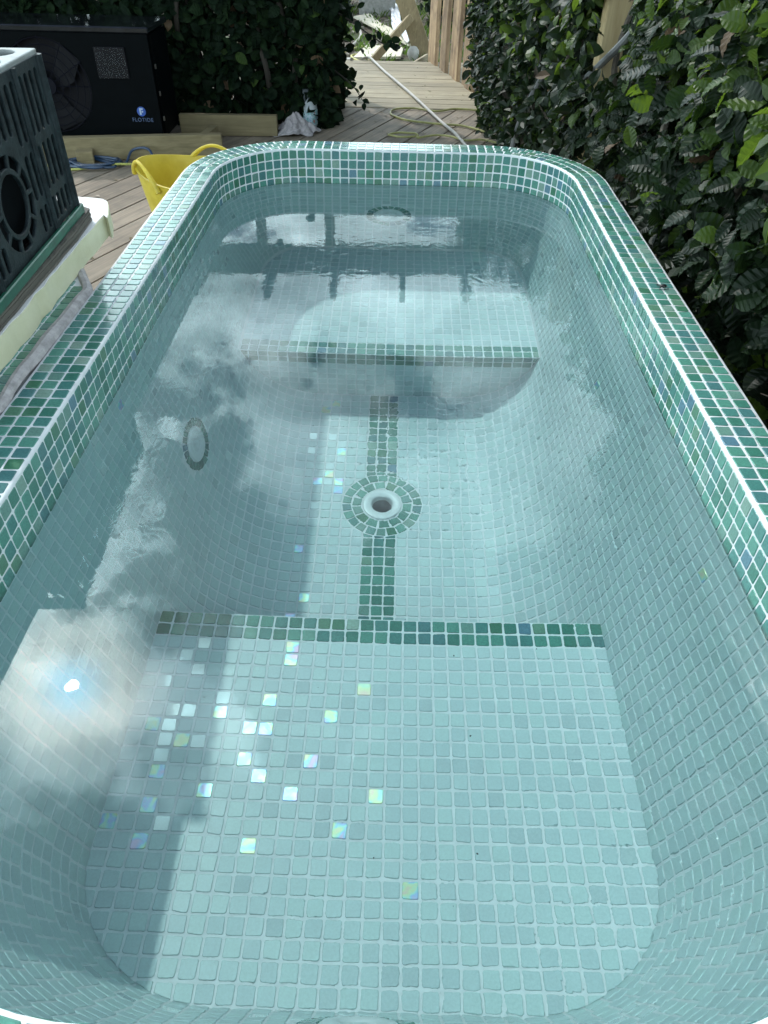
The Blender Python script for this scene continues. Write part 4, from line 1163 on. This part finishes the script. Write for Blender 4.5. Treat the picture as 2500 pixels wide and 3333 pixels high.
# ------------------------------------------------------------------ yellow tub
def tub():
    t = NT('yellow rubber'); g = t.geo(); f = t.noise(16, 4, 0.6, g)
    t.P(Base_Color=t.ramp(f, [(0.3, (0.44, 0.33, 0.022)), (0.7, (0.56, 0.44, 0.05))]), Roughness=0.42); t.b.inputs['Specular IOR Level'].default_value = 0.4
    t.P(Subsurface_Weight=0.15, Subsurface_Radius=(0.01, 0.007, 0.002))
    t.bump(t.noise(130, 4, 0.6, g), 0.12, 0.002)
    cx, cyy = -29.0, 43.5; zr = -7.6; z0 = -DECK; org = (cx, cyy, z0); H = zr - z0
    root = thing('rubber_tub', 'flexible yellow rubber tub with two rope-like handles on the deck', 'tub', W(*org))
    def rim(tt, r0, h): return 0.7 * math.cos(2 * tt) * (h / H) ** 3 if h > 0 else 0
    m_ = MB()
    pr = [(0.01, 0.1), (5.4, 0.1), (5.9, 0.5)] + [(5.9 + 2.9 * k, H * k) for k in (.2, .4, .6, .8, .96)] + [(8.85, H - .05), (8.95, H + .12), (8.7, H + .15), (8.55, H - .1)] + [(5.6 + 2.9 * k, H * k) for k in (.9, .7, .5, .3, .1)] + [(5.3, .7), (0.01, .7)]
    m_.lathe(pr, (cx, cyy, z0), 48, sx=0.97, sy=0.88, rim=rim); m_.obj('tub_wall', t.m, root, org, smooth=True)
    for ang in (218, 86):
        ta = R(ang); m_ = MB(); pts = []
        for k in range(13):
            q = k / 12; w_ = (q - .5) * 0.86; h = 2.5 * math.sin(math.pi * q) ** 0.75
            rr = 9.0 - 0.3 * math.sin(math.pi * q); 
            pts.append((cx + rr * math.cos(ta + w_) * .97, cyy + rr * math.sin(ta + w_) * .88, zr + h - .9 + rim(ta + w_, 0, H)))
        m_.tube(pts, [0.42, 0.24, 0.24, 0.42], 8); m_.obj('handle', t.m, root, org, smooth=True)
tub()

# ------------------------------------------------------------------ hoses and coils
def hose(name, label, cat, pts, r, mat, seg=8):
    m_ = MB(); m_.tube(pts, r, seg); o = m_.obj(name, mat, None, tuple(pts[0]), smooth=True); tag(o, label, cat); return o
D = -DECK
blue = simple('blue hose', (0.010, 0.032, 0.075), 0.35, nscale=40, namt=0.3)
ygr = simple('yellow green hose', (0.30, 0.30, 0.08), 0.45, nscale=40, namt=0.3)
ygr2 = simple('faded yellow hose', (0.25, 0.24, 0.09), 0.5, nscale=40, namt=0.2)
pale = simple('pale ribbed hose', (0.36, 0.33, 0.30), 0.55, nscale=60, namt=0.2, bump=0.4, bscale=300)
def coil(cx, cyy, rx, ry, turns, jit, z=0.4, rot=0.0):
    P = []
    for k in range(int(turns * 10)):
        t = 2 * math.pi * k / 10; j = rnd.uniform(-jit, jit)
        x = (rx + j) * math.cos(t); y = (ry + j * .6) * math.sin(t)
        P.append((cx + x * math.cos(rot) - y * math.sin(rot), cyy + x * math.sin(rot) + y * math.cos(rot), D + z + 0.16 * k / 10 + rnd.uniform(0, .25)))
    return P
cA = coil(-64, 95, 4.8, 3.2, 4.2, 1.0)
hose('blue_hose', 'tangled blue hose coil on the deck before the long beam', 'hose', [(-73, 101, D + .4), (-69, 99.5, D + .8)] + cA + [(-58, 96, D + .4), (-57, 99, D + 2.2), (-53.5, 98.6, D + 2.6), (-50, 95, D + .4)] + coil(-47, 93, 5.2, 3.3, 3.2, 1.1) + [(-40, 97, D + .4), (-34, 99, D + .4)], 0.26, blue)
hose('yellow_hose', 'thin yellow green hose lying along the long pine beam', 'hose', [(-76, 95, D + .3), (-68, 91.5, D + .3), (-60, 93.5, D + .9), (-52, 95.5, D + .5), (-44, 98, D + .4), (-36, 101, D + .3), (-28, 104, D + .3)], 0.24, ygr)
hose('pale_hose', 'long pale ribbed hose running diagonally across the boardwalk', 'hose', [(-13.9, 213.9, D + .6), (-11.5, 214.5, D + .95), (-9.5, 209, D + .75), (-6, 195, D + .7), (-2, 180.5, D + .7), (3, 162, D + .7), (7.2, 145.1, D + .7), (10.3, 133, D + .7), (12.8, 124, D + .7), (15, 112, D + .7), (17, 100, D + .7)], 0.36, pale, 10)
hose('grey_hose', 'slim grey hose snaking over the soil to the boardwalk', 'hose', [(-20.4, 385, D - 2), (-18.5, 340, D - 2.8), (-20, 312, D - 3), (-17.5, 285, D - 3), (-19.5, 262, D - 3), (-23.5, 245, D - 2.6), (-21.5, 226, D - 1.6), (-17.2, 213, D + .5)], 0.55, pale)
hose('garden_hose', 'thin yellow hose curling beside the hornbeam hedge', 'hose', [(20, 128, D + .4), (15, 133, D + .4), (10, 134, D + .4), (5, 135.5, D + .4), (0, 138, D + .4), (-3, 143, D + .4), (-2, 148, D + .4), (3, 149.5, D + .4), (9, 147, D + .4), (14, 150, D + .4), (20, 149, D + .4)], 0.26, ygr2)
hose('hose_loop', 'loop of thin yellow hose behind the far pool rim', 'hose', coil(0.3, 123, 3.6, 2.0, 1.0, .05, .35) + [(4, 121.5, D + .4), (8, 123.5, D + .5), (11.5, 122.8, D + .5), (15, 120, D + .4), (19, 121, D + .4), (24, 117, D + .4)], 0.24, ygr2)

# ------------------------------------------------------------------ bottle and cloth
def bottle():
    cl = NT('clear bottle plastic'); cl.P(Base_Color=(0.75, 0.80, 0.85, 1), Roughness=0.12, Transmission_Weight=0.6, IOR=1.35)
    lab = NT('printed bottle label'); g = lab.geo(); mp = lab.n('ShaderNodeMapping'); mp.inputs['Scale'].default_value = (1, 1, 1); lab.L.new(g, mp.inputs[0])
    f = lab.noise(45, 4, 0.6, g)
    lab.P(Base_Color=lab.ramp(f, [(0.36, (0.30, 0.45, 0.60)), (0.46, (0.55, 0.62, 0.68)), (0.56, (0.15, 0.40, 0.42)), (0.68, (0.45, 0.10, 0.10))]), Roughness=0.35)
    trig = simple('dark trigger plastic', (0.06, 0.07, 0.08), 0.4)
    c = (-22.3, 129.2, D); root = thing('spray_bottle', 'clear spray bottle with a printed label at the foot of the hedge', 'bottle', W(*c))
    m_ = MB(); m_.lathe([(0.01, 0), (1.6, 0.05), (1.75, .4), (1.75, 4.6), (1.55, 5.3), (0.8, 6.0), (0.62, 6.3), (0.62, 6.7), (0.01, 6.7)], c, 24); m_.obj('bottle_body', cl.m, root, c, smooth=True)
    m_ = MB(); m_.lathe([(1.78, 1.0), (1.80, 1.05), (1.80, 4.1), (1.78, 4.15)], c, 24); m_.obj('bottle_label', lab.m, root, c, smooth=True)
    m_ = MB(); m_.lathe([(0.75, 6.4), (0.75, 7.1), (0.5, 7.3), (0.01, 7.3)], c, 16); m_.box((c[0] - .3, c[1], c[2] + 7.9), (2.6, .8, .9), 15); m_.obj('spray_head', trig, root, c)
    m_ = MB(); m_.tube([(c[0] - .9, c[1], c[2] + 7.5), (c[0] - 1.3, c[1], c[2] + 6.6), (c[0] - 1.1, c[1], c[2] + 5.8)], .2, 6); m_.obj('trigger', trig, root, c)
bottle()
def cloth():
    t = NT('grey white cloth'); t.P(Base_Color=t.ramp(t.noise(60, 4, .6, t.geo()), [(.3, (.20, .185, .19)), (.7, (.34, .31, .32))]), Roughness=0.95); t.bump(t.noise(900, 3, .6, t.geo()), .3, .001)
    cx, cyy = -25.3, 123.4; G = 46; V = []
    for j in range(G + 1):
        for i in range(G + 1):
            u = i / G * 2 - 1; v = j / G * 2 - 1
            r_ = math.hypot(u, v); k = 1 + .22 * math.sin(3 * math.atan2(v, u) + 1) + .1 * math.sin(7 * math.atan2(v, u))
            x = cx + u * 4.6 * k; y = cyy + v * 2.9 * k
            h = max(0, 1 - r_ * .8) * 2.4 + 1.5 * abs(math.sin(u * 6 + 2.6 * math.sin(v * 4))) * max(0.1, 1.15 - r_) + 1.0 * abs(math.sin(v * 8 + u * 3.5 + 1.5 * math.sin(u * 6))) * max(.1, 1.1 - r_)
            V.append((x, y, D + .12 + h))
    m_ = MB(); m_.raw(V, [(j * (G + 1) + i, j * (G + 1) + i + 1, (j + 1) * (G + 1) + i + 1, (j + 1) * (G + 1) + i) for j in range(G) for i in range(G)])
    o = m_.obj('cleaning_cloth', t.m, None, (cx, cyy, D), smooth=False); o.data.polygons.foreach_set('use_smooth', [True] * len(o.data.polygons)); tag(o, 'crumpled greyish cloth dropped on the deck beside the bottle', 'cloth')
    so_ = o.modifiers.new('thick', 'SOLIDIFY'); so_.thickness = 0.004
cloth()

# ------------------------------------------------------------------ side ledge with mortar fillet, foam board, plywood, crate
def ledge():
    org = (-30, -35, -DECK)
    root = thing('tiled_ledge', 'green mosaic side ledge joined to the pool by a grey mortar fillet', 'ledge', W(*org))
    xe = XC - HW - RIMW - 0.4           # outer edge of the rim
    xa, xb = xe - 0.1, xe - 10.2
    yn, yf = -56.0, -9.0
    m_ = MB(); m_.prism([(xb, yn, -DECK), (xa, yn, -DECK), (xa, yf - 3.3, -DECK), (xe - 2.6, yf + 1.6, -DECK), (xb, yf + 1.6, -DECK)], (0, 0, DECK - 0.02)); m_.obj('ledge_block', GROUT, root, org)
    mort = simple('grey mortar', (0.34, 0.31, 0.31), 0.85, nscale=50, namt=0.35, bump=0.8, bscale=120)
    m_ = MB(); pts = [(xe - .15 + rnd.uniform(-.10, .10), y, 0.0 + rnd.uniform(-.05, .1)) for y in np.linspace(yn, yf - 3.6, 26)] + [(xe - 1.2, yf - 1.4, -0.05), (xe - 2.6, yf + 1.4, -0.3)]
    m_.tube(pts, [.42, .36, .46, .38, .44, .36, .48, .42, .35], 8); m_.obj('mortar_fillet', mort, root, org, smooth=True)
    P0 = V3(*W(*org))
    for k in range(8):
        for i in range(int(yf - yn)):
            x = xe - 0.95 - k; y = yf - .5 - i
            if k < 2 and y > yf - 3.2 + k * 1.2: continue
            add_tile('ledge_tile', (x + 30, y + 35, DECK), (1, 0, 0), (0, 1, 0), pick_dark())
    # cut end face
    for r_ in range(10):
        for i in range(3):
            q = np.array([xa - .4 - i * .85, yf - 2.6 + i * 1.6 + .05, -0.8 - r_])
            u = V3(-2.5, 4.9, 0); u /= np.linalg.norm(u)
            nn_ = V3(4.9, 2.5, 0) / np.linalg.norm(V3(4.9, 2.5, 0))
            c_ = V3(xe - .1, yf - 3.3, -0.8 - r_) + u * (0.9 + i * 1.05) * 1.0 + nn_ * 0.05
            add_tile('ledge_end_tile', (c_[0] + 30, c_[1] + 35, c_[2] + DECK), -u, (0, 0, 1), pick_dark())
    for i in range(3): pass
    lst = TILES
    flush_tiles(root)
    return root
ledge()
def foam_board():
    t = NT('cream insulation foam'); g = t.geo(); f = t.noise(260, 3, .7, g)
    t.P(Base_Color=t.ramp(t.noise(14, 4, .6, g), [(.3, (.52, .50, .33)), (.7, (.62, .60, .44))]), Roughness=.9); t.bump(f, .6, .002)
    foil = simple('white foam facing', (.62, .60, .60), .45, nscale=20, namt=.08, bump=.3, bscale=60)
    org = (-34, -20, 0)
    root = thing('foam_board', 'thick cream insulation foam board with torn edge under the plywood', 'board', W(*org))
    xr = lambda y: -25.25 - 0.012 * (y + 40)
    P = []
    for y in np.arange(-44, -2.0, 1.4): P.append((xr(y) + rnd.uniform(-.10, .10), y))
    P += [(-25.2, -2.6), (-25.3, -2.0), (-25.9, 0.0), (-26.4, 1.3), (-27.0, 1.9), (-28.5, 2.2), (-33, 2.6), (-44, 3.0), (-44, -44)]
    m_ = MB(); m_.prism([(x, y, 0.07) for x, y in P], (0, 0, 1.75)); m_.obj('foam_core', t.m, root, org)
    m_ = MB(); m_.prism([(x - .05, y - .03, 1.82) for x, y in P], (0, 0, .06)); m_.obj('facing_sheet', foil, root, org)
    t2 = simple('old plywood', (.055, .045, .038), .8, nscale=35, namt=.8, bump=.6, bscale=90)
    edge = wood('plywood plies', (.02, .017, .014), (.14, .12, .10), axis=1, wear=.2)
    org2 = (-36, -20, 1.9)
    rt = thing('plywood_sheet', 'dark weathered plywood sheet lying on the foam board', 'board', W(*org2))
    Q = [(-25.42 - .014 * (y + 40) + rnd.uniform(-.04, .04), y) for y in np.arange(-44, -6.5, 1.5)] + [(-26.2, -3.4), (-27.4, -2.6), (-44, -1.6), (-44, -44)]
    for k in range(5):
        m_ = MB(); m_.prism([(x - .05 * (k % 2), y, 1.92 + k * .19) for x, y in Q], (0, 0, .175)); o = m_.obj('ply', t2 if k == 4 else edge, rt, org2)
foam_board()

def crate():
    t = NT('dusty dark crate plastic'); g = t.geo(); f = t.noise(34, 6, .7, g); f2 = t.noise(160, 4, .7, g)
    m1 = t.math('MULTIPLY', t.ramp(f, [(.38, (.15, .15, .15)), (.62, (1, 1, 1))]), t.math('ADD', f2, .15))
    nz = t.n('ShaderNodeSeparateXYZ'); t.L.new(t.N.new('ShaderNodeNewGeometry').outputs['Normal'], nz.inputs[0])
    t.P(Base_Color=t.mix(m1, (.0018, .004, .0058), (.024, .035, .039)), Roughness=.5); t.b.inputs['Specular IOR Level'].default_value = 0.22; t.bump(f2, .4, .002)
    tt = simple('sunlit dusty crate base', (.17, .185, .185), .4, nscale=40, namt=.25, bump=.4, bscale=140)  # dust, and sun sheen on the upturned base put into a paler colour
    grn = simple('green crate rim', (.004, .075, .045), .35, nscale=30, namt=.3)
    ang = R(-2.6)
    L_, Wd, z0, z1 = 20.8, 15.6, 3.55, 14.0
    c0 = V3(-26.75, -4.8, 0)                # far right corner
    ey = V3(math.sin(-ang) * 1.0, -math.cos(ang), 0); ex = V3(-math.cos(ang), -math.sin(-ang), 0)      # along the long side towards the camera / inwards
    cen = c0 + ey * L_ / 2 + ex * Wd / 2; org = (cen[0], cen[1], 2.9)
    root = thing('bottle_crate', 'upturned dark plastic crate with slotted sides standing on the plywood', 'crate', W(*org))
    def long_holes():
        H = []
        rows = ((0.35, 2.1), (2.55, 5.6), (6.1, 9.9))
        cx = L_ / 2
        xs_ = [1.15, 2.15, 3.15, 4.15, 5.75, 6.75]; xs_ = xs_ + [L_ - q for q in xs_]
        for r_, (a0, a1) in enumerate(rows):
            for x in xs_: H.append(capsule(x, a0, a1, .70))
        for k in range(6): H.append(capsule(cx - 2.5 + k, 7.0, 9.9, .70))
        # round window with spokes
        cz = 3.55
        for i in range(10):
            a0 = 2 * math.pi * (i + .06) / 10; a1 = 2 * math.pi * (i + .94) / 10
            H.append([(cx + 3.15 * math.cos(q), cz + 3.0 * math.sin(q)) for q in np.linspace(a0, a1, 5)] + [(cx + 2.25 * math.cos(q), cz + 2.15 * math.sin(q)) for q in np.linspace(a1, a0, 5)])
        H.append([(cx + 2.0 * math.cos(q), cz + 1.9 * math.sin(q)) for q in np.linspace(0, 2 * math.pi, 25)[:-1]])
        return H
    def short_holes():
        H = []
        for gx in (.9, 6.0, 11.1):
            for (a0, a1) in ((.35, 2.1), (2.55, 5.6), (6.1, 9.9)):
                for k in range(4): H.append(capsule(gx + .42 + k * 1.0, a0, a1, .70))
        return H
    zb = 3.55
    far_r = c0; 
    plate('side_panel', [(0, 0), (L_, 0), (L_, z1 - zb), (0, z1 - zb)], long_holes(), .16, t.m, tuple(c0 + V3(0, 0, zb)), tuple(ey), (0, 0, 1), root, org, .05)
    plate('side_panel', [(0, 0), (L_, 0), (L_, z1 - zb), (0, z1 - zb)], long_holes(), .16, t.m, tuple(c0 + ex * Wd + V3(0, 0, zb)), tuple(ey), (0, 0, 1), root, org, .05)
    plate('end_panel', [(0.2, 0), (Wd - .2, 0), (Wd - .2, z1 - zb), (0.2, z1 - zb)], short_holes(), .16, t.m, tuple(c0 + ey * .15 + V3(0, 0, zb)), tuple(ex), (0, 0, 1), root, org, .05)
    plate('end_panel', [(0.2, 0), (Wd - .2, 0), (Wd - .2, z1 - zb), (0.2, z1 - zb)], short_holes(), .16, t.m, tuple(c0 + ey * (L_ - .15) + V3(0, 0, zb)), tuple(ex), (0, 0, 1), root, org, .05)
    H = []
    for i in range(6):
        for j in range(4):
            x = 1.9 + i * 3.4; y = 1.9 + j * 3.95
            H.append([(x + 1.42 * math.cos(q) + .0, y + (1.25 + .35 * ((i + j) % 2)) * math.sin(q)) for q in np.linspace(0, 2 * math.pi, 15)[:-1]])
    plate('base_grid', [(0, 0), (L_, 0), (L_, Wd), (0, Wd)], H, .3, tt, tuple(c0 + V3(0, 0, z1 + .12)), tuple(ey), tuple(ex), root, org, .08)
    for (px, py) in ((0, 0), (1, 0), (0, 1), (1, 1)):
        q = c0 + ey * (L_ * px) + ex * (Wd * py); m_ = MB(); m_.tube([(q[0], q[1], zb), (q[0], q[1], z1)], .42, 10, smooth_pts=False); m_.obj('corner_post', t.m, root, org, smooth=True)
    # outer vertical ribs between slot groups
    for k in (4.95, L_ - 4.95):
        q = c0 + ey * k; m_ = MB(); m_.tube([(q[0] + .12, q[1], zb), (q[0] + .12, q[1], z1)], .26, 8, smooth_pts=False); m_.obj('rib', t.m, root, org, smooth=True)
    m_ = MB()
    A = c0 - ey * .35 - ex * .35; B = c0 + ey * (L_ + .35) - ex * .35; C_ = B + ex * (Wd + .7); Dd = A + ex * (Wd + .7)
    for p0, p1 in ((A, B), (B, C_), (C_, Dd), (Dd, A)):
        mid = (p0 + p1) / 2; d_ = p1 - p0; m_.box((mid[0], mid[1], 3.22), (np.linalg.norm(d_) + .3, .34, .72), math.degrees(math.atan2(d_[1], d_[0])), bev=.08)
    m_.obj('open_rim', grn, root, org)
    # partitions plus an added liner, coloured black so the slots look shaded
    m_ = MB()
    for cc, sz in ((c0 + ey * L_ / 2 + ex * 1.1, (L_ - 1.8, .14, 10)), (c0 + ey * L_ / 2 + ex * (Wd - 1.1), (L_ - 1.8, .14, 10))): m_.box((cc[0], cc[1], 8.6), sz, math.degrees(math.atan2(ey[1], ey[0])), bev=.02)
    for cc, sz in ((c0 + ex * Wd / 2 + ey * 1.1, (.14, Wd - 2.1, 10)), (c0 + ex * Wd / 2 + ey * (L_ - 1.1), (.14, Wd - 2.1, 10))): m_.box((cc[0], cc[1], 8.6), sz, math.degrees(math.atan2(ey[1], ey[0])), bev=.02)
    for k in range(1, 4): 
        q = c0 + ex * (Wd * k / 4) + ey * L_ / 2; m_.box((q[0], q[1], 8.4), (L_ - 2.3, .16, 10), math.degrees(math.atan2(ey[1], ey[0])), bev=.02)
    for k in range(1, 6):
        q = c0 + ey * (L_ * k / 6) + ex * Wd / 2; m_.box((q[0], q[1], 8.3), (.16, Wd - 2.3, 9.8), math.degrees(math.atan2(ey[1], ey[0])), bev=.02)
    m_.obj('liner_partition', simple('shade black crate inside', (.002, .003, .004), .7, spec=.1), root, org)
crate()

# ------------------------------------------------------------------ pergola, posts, fence, pipes
def pergola():
    w_ = wood('dark pergola timber', (.07, .05, .035), (.16, .12, .08), axis=2, wear=.4)
    org = (-12, 178, D); root = thing('timber_pergola', 'tall timber pergola frame straddling the boardwalk', 'pergola', W(*org))
    for x, y in ((-46, 178), (-22.5, 172), (25, 186)):
        m_ = MB(); m_.box((x, y, (D + 71) / 2), (3.0, 3.0, 71 - D), bev=.15); m_.obj('post', w_, root, org)
    m_ = MB(); m_.box((-18, 178, 68.5), (96, 2.4, 10), 2, bev=.2); m_.obj('beam', w_, root, org)
    for x in (-70, -45, -22, 2, 24):
        m_ = MB(); m_.box((x, 190, 77), (2.0, 40, 5.5), bev=.15); m_.obj('rafter', w_, root, org)
pergola()
m_ = MB(); m_.box((29.6, 60, (D + 30) / 2), (3.4, 3.0, 30 - D), bev=.12)
tag(m_.obj('timber_post', wood('fresh pine post', (0.30, 0.22, 0.11), (0.46, 0.36, 0.20), axis=2), None, (29.6, 60, D)), 'square pine post standing inside the hornbeam hedge', 'post')
def fence():
    org = (15, 197, D); root = thing('waney_fence', 'tall fence of upright rough-edged brown boards beside the boardwalk', 'fence', W(*org))
    ax, ay, bx, by = 9.4, 217.5, 21.0, 172.0; L_ = math.hypot(bx - ax, by - ay); dx, dy = (bx - ax) / L_, (by - ay) / L_
    s_ = 0.0; k = 0
    while s_ < L_:
        wd = rnd.uniform(3.6, 5.4); th = 1.2; m_ = MB(); front = k % 2 == 0
        off = 0.0 if front else 1.0
        n_ = 9; V = []; F = []
        for i in range(n_ + 1):
            z = D - .5 + (62) * i / n_; e0 = rnd.uniform(-.25, .25); e1 = rnd.uniform(-.25, .25)
            for (ss, oo) in ((s_ + e0, 0), (s_ + wd + e1, 0), (s_ + wd + e1, th), (s_ + e0, th)):
                V.append((ax + dx * ss - dy * -1 * (oo + off), ay + dy * ss + dx * -1 * -1 * (oo + off) * .2 + (oo + off) * .98, z))
        for i in range(n_):
            for j in range(4): F.append((i * 4 + j, i * 4 + (j + 1) % 4, (i + 1) * 4 + (j + 1) % 4, (i + 1) * 4 + j))
        F.append((n_ * 4, n_ * 4 + 1, n_ * 4 + 2, n_ * 4 + 3))
        m_.raw(V, F); m_.obj('board', FENCEW, root, org); s_ += wd + rnd.uniform(1.3, 2.2) * 1.0; k += 1
    m_ = MB(); m_.box((ax + dx * L_ / 2 + 2.6, ay + dy * L_ / 2 + 1, 5), (1.5, L_, 3), -math.degrees(math.atan2(dx, -dy)) * -1, bev=.1); m_.obj('rail', NEWV, root, org)
fence()
pipe = simple('grey conduit', (.16, .165, .17), .45)
hose('grey_conduit', 'grey plastic conduit slanting down through the hedge behind the post', 'conduit', [(30, 36, 20), (28.6, 40.5, 13.5), (28.4, 45, 9.5), (28.2, 62, 2), (27.6, 78, -5), (26.5, 96, -15), (26, 104, -20)], .5, pipe)
hose('grey_conduit', 'short grey conduit left of the longer one, low in the hedge', 'conduit', [(25.5, 86, -2), (24, 92, -8), (23.0, 97, -15), (22.6, 99, -22)], .5, pipe)

# ------------------------------------------------------------------ things beyond the boardwalk
def debris():
    G = D - 4.2
    conc = simple('concrete block', (.30, .29, .27), .9, nscale=30, namt=.25, bump=.5, bscale=90)
    slab = simple('cream board', (.62, .56, .44), .7, nscale=16, namt=.15)
    wsheet = NT('white polythene'); wsheet.P(Base_Color=(.74, .74, .78, 1), Roughness=.35); wsheet.bump(wsheet.noise(26, 5, .6, wsheet.geo(), 1.2), .8, .02)
    def tb(name, lb, c, size, rot, mat, cat): m_ = MB(); m_.box(c, size, rot, bev=.15, jit=.06); tag(m_.obj(name, mat, None, c), lb, cat)
    tb('concrete_block', 'grey concrete block on the soil at the far end', (-13, 352, G + 4), (17, 9, 8), 3, conc, 'block')
    def beam(name, lb, p0, p1, w_, h, mat):
        p0 = V3(*p0); p1 = V3(*p1); d_ = p1 - p0; l = np.linalg.norm(d_); z_ = d_ / l; x_ = np.cross(V3(0, 1, 0), z_); x_ /= np.linalg.norm(x_); y_ = np.cross(z_, x_)
        m_ = MB(); m_.box(tuple((p0 + p1) / 2), (w_, h, l), np.c_[x_, y_, z_], bev=.15); tag(m_.obj(name, mat, None, tuple(p0)), lb, 'offcut')
    beam('timber_offcut', 'wide upright offcut leaning back beside the fence', (8.2, 238, G + .5), (-0.8, 246, G + 19.5), 6.2, 2.2, NEWV)
    beam('timber_offcut', 'slanting offcut propped against the upright one', (-11.5, 228, G + 1.0), (2.0, 240, G + 13), 2.4, 3.6, NEWV)
    beam('timber_offcut', 'short pale offcut lying by the fence foot', (3.5, 219.5, G + 2.3), (8.5, 222, G + 4.6), 1.8, 2.0, PATHW)
    def sheet(name, lb, P, z, th, mat, cat): m_ = MB(); m_.prism([(x, y, z) for x, y in P], (0, 0, th)); c = (P[0][0], P[0][1], z); tag(m_.obj(name, mat, None, c), lb, cat)
    sheet('cream_board', 'cream board lying flat on the soil behind the boardwalk', [(-18, 236), (-1, 240), (0, 258), (-14, 262)], G + .6, .9, slab, 'board')
    sheet('cream_board', 'narrow cream board under the slanting offcut', [(-17.5, 222), (-7, 217.5), (7, 219), (2, 227), (-12, 229)], G + .2, .8, slab, 'board')
    sheet('white_panel', 'white rigid panel lying on the soil under the leafy branch', [(-23, 330), (-20, 322), (2, 262), (6, 262), (4, 275), (-10, 312), (-16, 340)], G + 1.2, .7, slab, 'panel')
    # polythene strip
    V = []; n_ = 22
    for i in range(n_ + 1):
        t = i / n_; cx_ = -9 + 11.5 * t + 1.2 * math.sin(t * 7); cy_ = 380 - 120 * t; w_ = 4.6 + math.sin(t * 11) * .8
        for j in range(7): V.append((cx_ + (j / 6 - .5) * w_, cy_ + rnd.uniform(-.8, .8), G + 2.2 + 1.3 * abs(math.sin(j * 1.9 + t * 13)) + rnd.uniform(0, .3)))
    m_ = MB(); m_.raw(V, [(i * 7 + j, i * 7 + j + 1, (i + 1) * 7 + j + 1, (i + 1) * 7 + j) for i in range(n_) for j in range(6)])
    tag(m_.obj('plastic_sheet', wsheet.m, None, (-9, 380, G), smooth=True), 'crumpled strip of white plastic sheet across the soil', 'sheet')
    stone = simple('pale stone', (.45, .43, .40), .8, nscale=30, namt=.2)
    m_ = MB(); m_.lathe([(.01, -2.2), (1.4, -1.9), (2.1, -.6), (2.0, .8), (1.2, 1.9), (.01, 2.2)], (3.5, 236, G + 3.2), 12); tag(m_.obj('round_stone', stone, None, (3.5, 236, G + 1), smooth=True), 'round pale stone under the leaning offcut', 'stone')
    m_ = MB(); sm = simple('stony rubble', (.28, .25, .21), .9, nscale=30, namt=.3)
    for _ in range(420):
        x, y = rnd.uniform(-28, 12), rnd.uniform(216, 400); s_ = rnd.uniform(.25, 1.2) ** 1.5; m_.box((x, y, G + .2 * s_), (s_ * 1.6, s_ * 1.2, s_), rnd.uniform(0, 180), bev=.2 * s_, jit=.2 * s_)
    o = m_.obj('rubble', sm, None, (0, 300, G)); o['kind'] = 'stuff'; o['label'] = 'loose stones scattered over the bare soil'; o['category'] = 'rubble'
    # small gravel chips of yellow paint / twine
    tw = simple('yellow twine', (.55, .52, .2), .6)
    hose('garden_twine', 'yellow twine loop lying on the soil beside the grey hose', 'twine', [(-22, 250, G + .8), (-16, 262, G + .8), (-12, 250, G + .8), (-19, 243, G + .8), (-14, 228, G + 1.3), (-6, 222, G + 1.3)], .35, tw)
debris()
# fly on the rim
def fly():
    m_ = MB(); k = simple('insect black', (.01, .01, .01), .4); x, y = 20.3, -9.6
    c = (x, y, .1); m_.lathe([(.01, 0), (.16, .05), (.2, .14), (.12, .24), (.01, .27)], c, 8, sx=1.6)
    for s_ in (-1, 1):
        for q in (-.2, 0, .2): m_.tube([(x + q, y, .2), (x + q * 1.4, y + s_ * .22, .26), (x + q * 1.8, y + s_ * .38, .06)], .02, 4)
    m_.raw([(x, y, .25), (x - .5, y + .22, .3), (x - .55, y + .05, .28)], [(0, 1, 2)]); m_.raw([(x, y, .25), (x - .5, y - .22, .3), (x - .55, y - .05, .28)], [(0, 2, 1)])
    tag(m_.obj('fly', k, None, (x, y, 0)), 'small black fly resting on the right pool rim', 'insect')
fly()
print('objects', len(bpy.data.objects), 'tris', sum(sum(len(p.vertices) - 2 for p in o.data.polygons) for o in bpy.data.objects if o.type == 'MESH'))
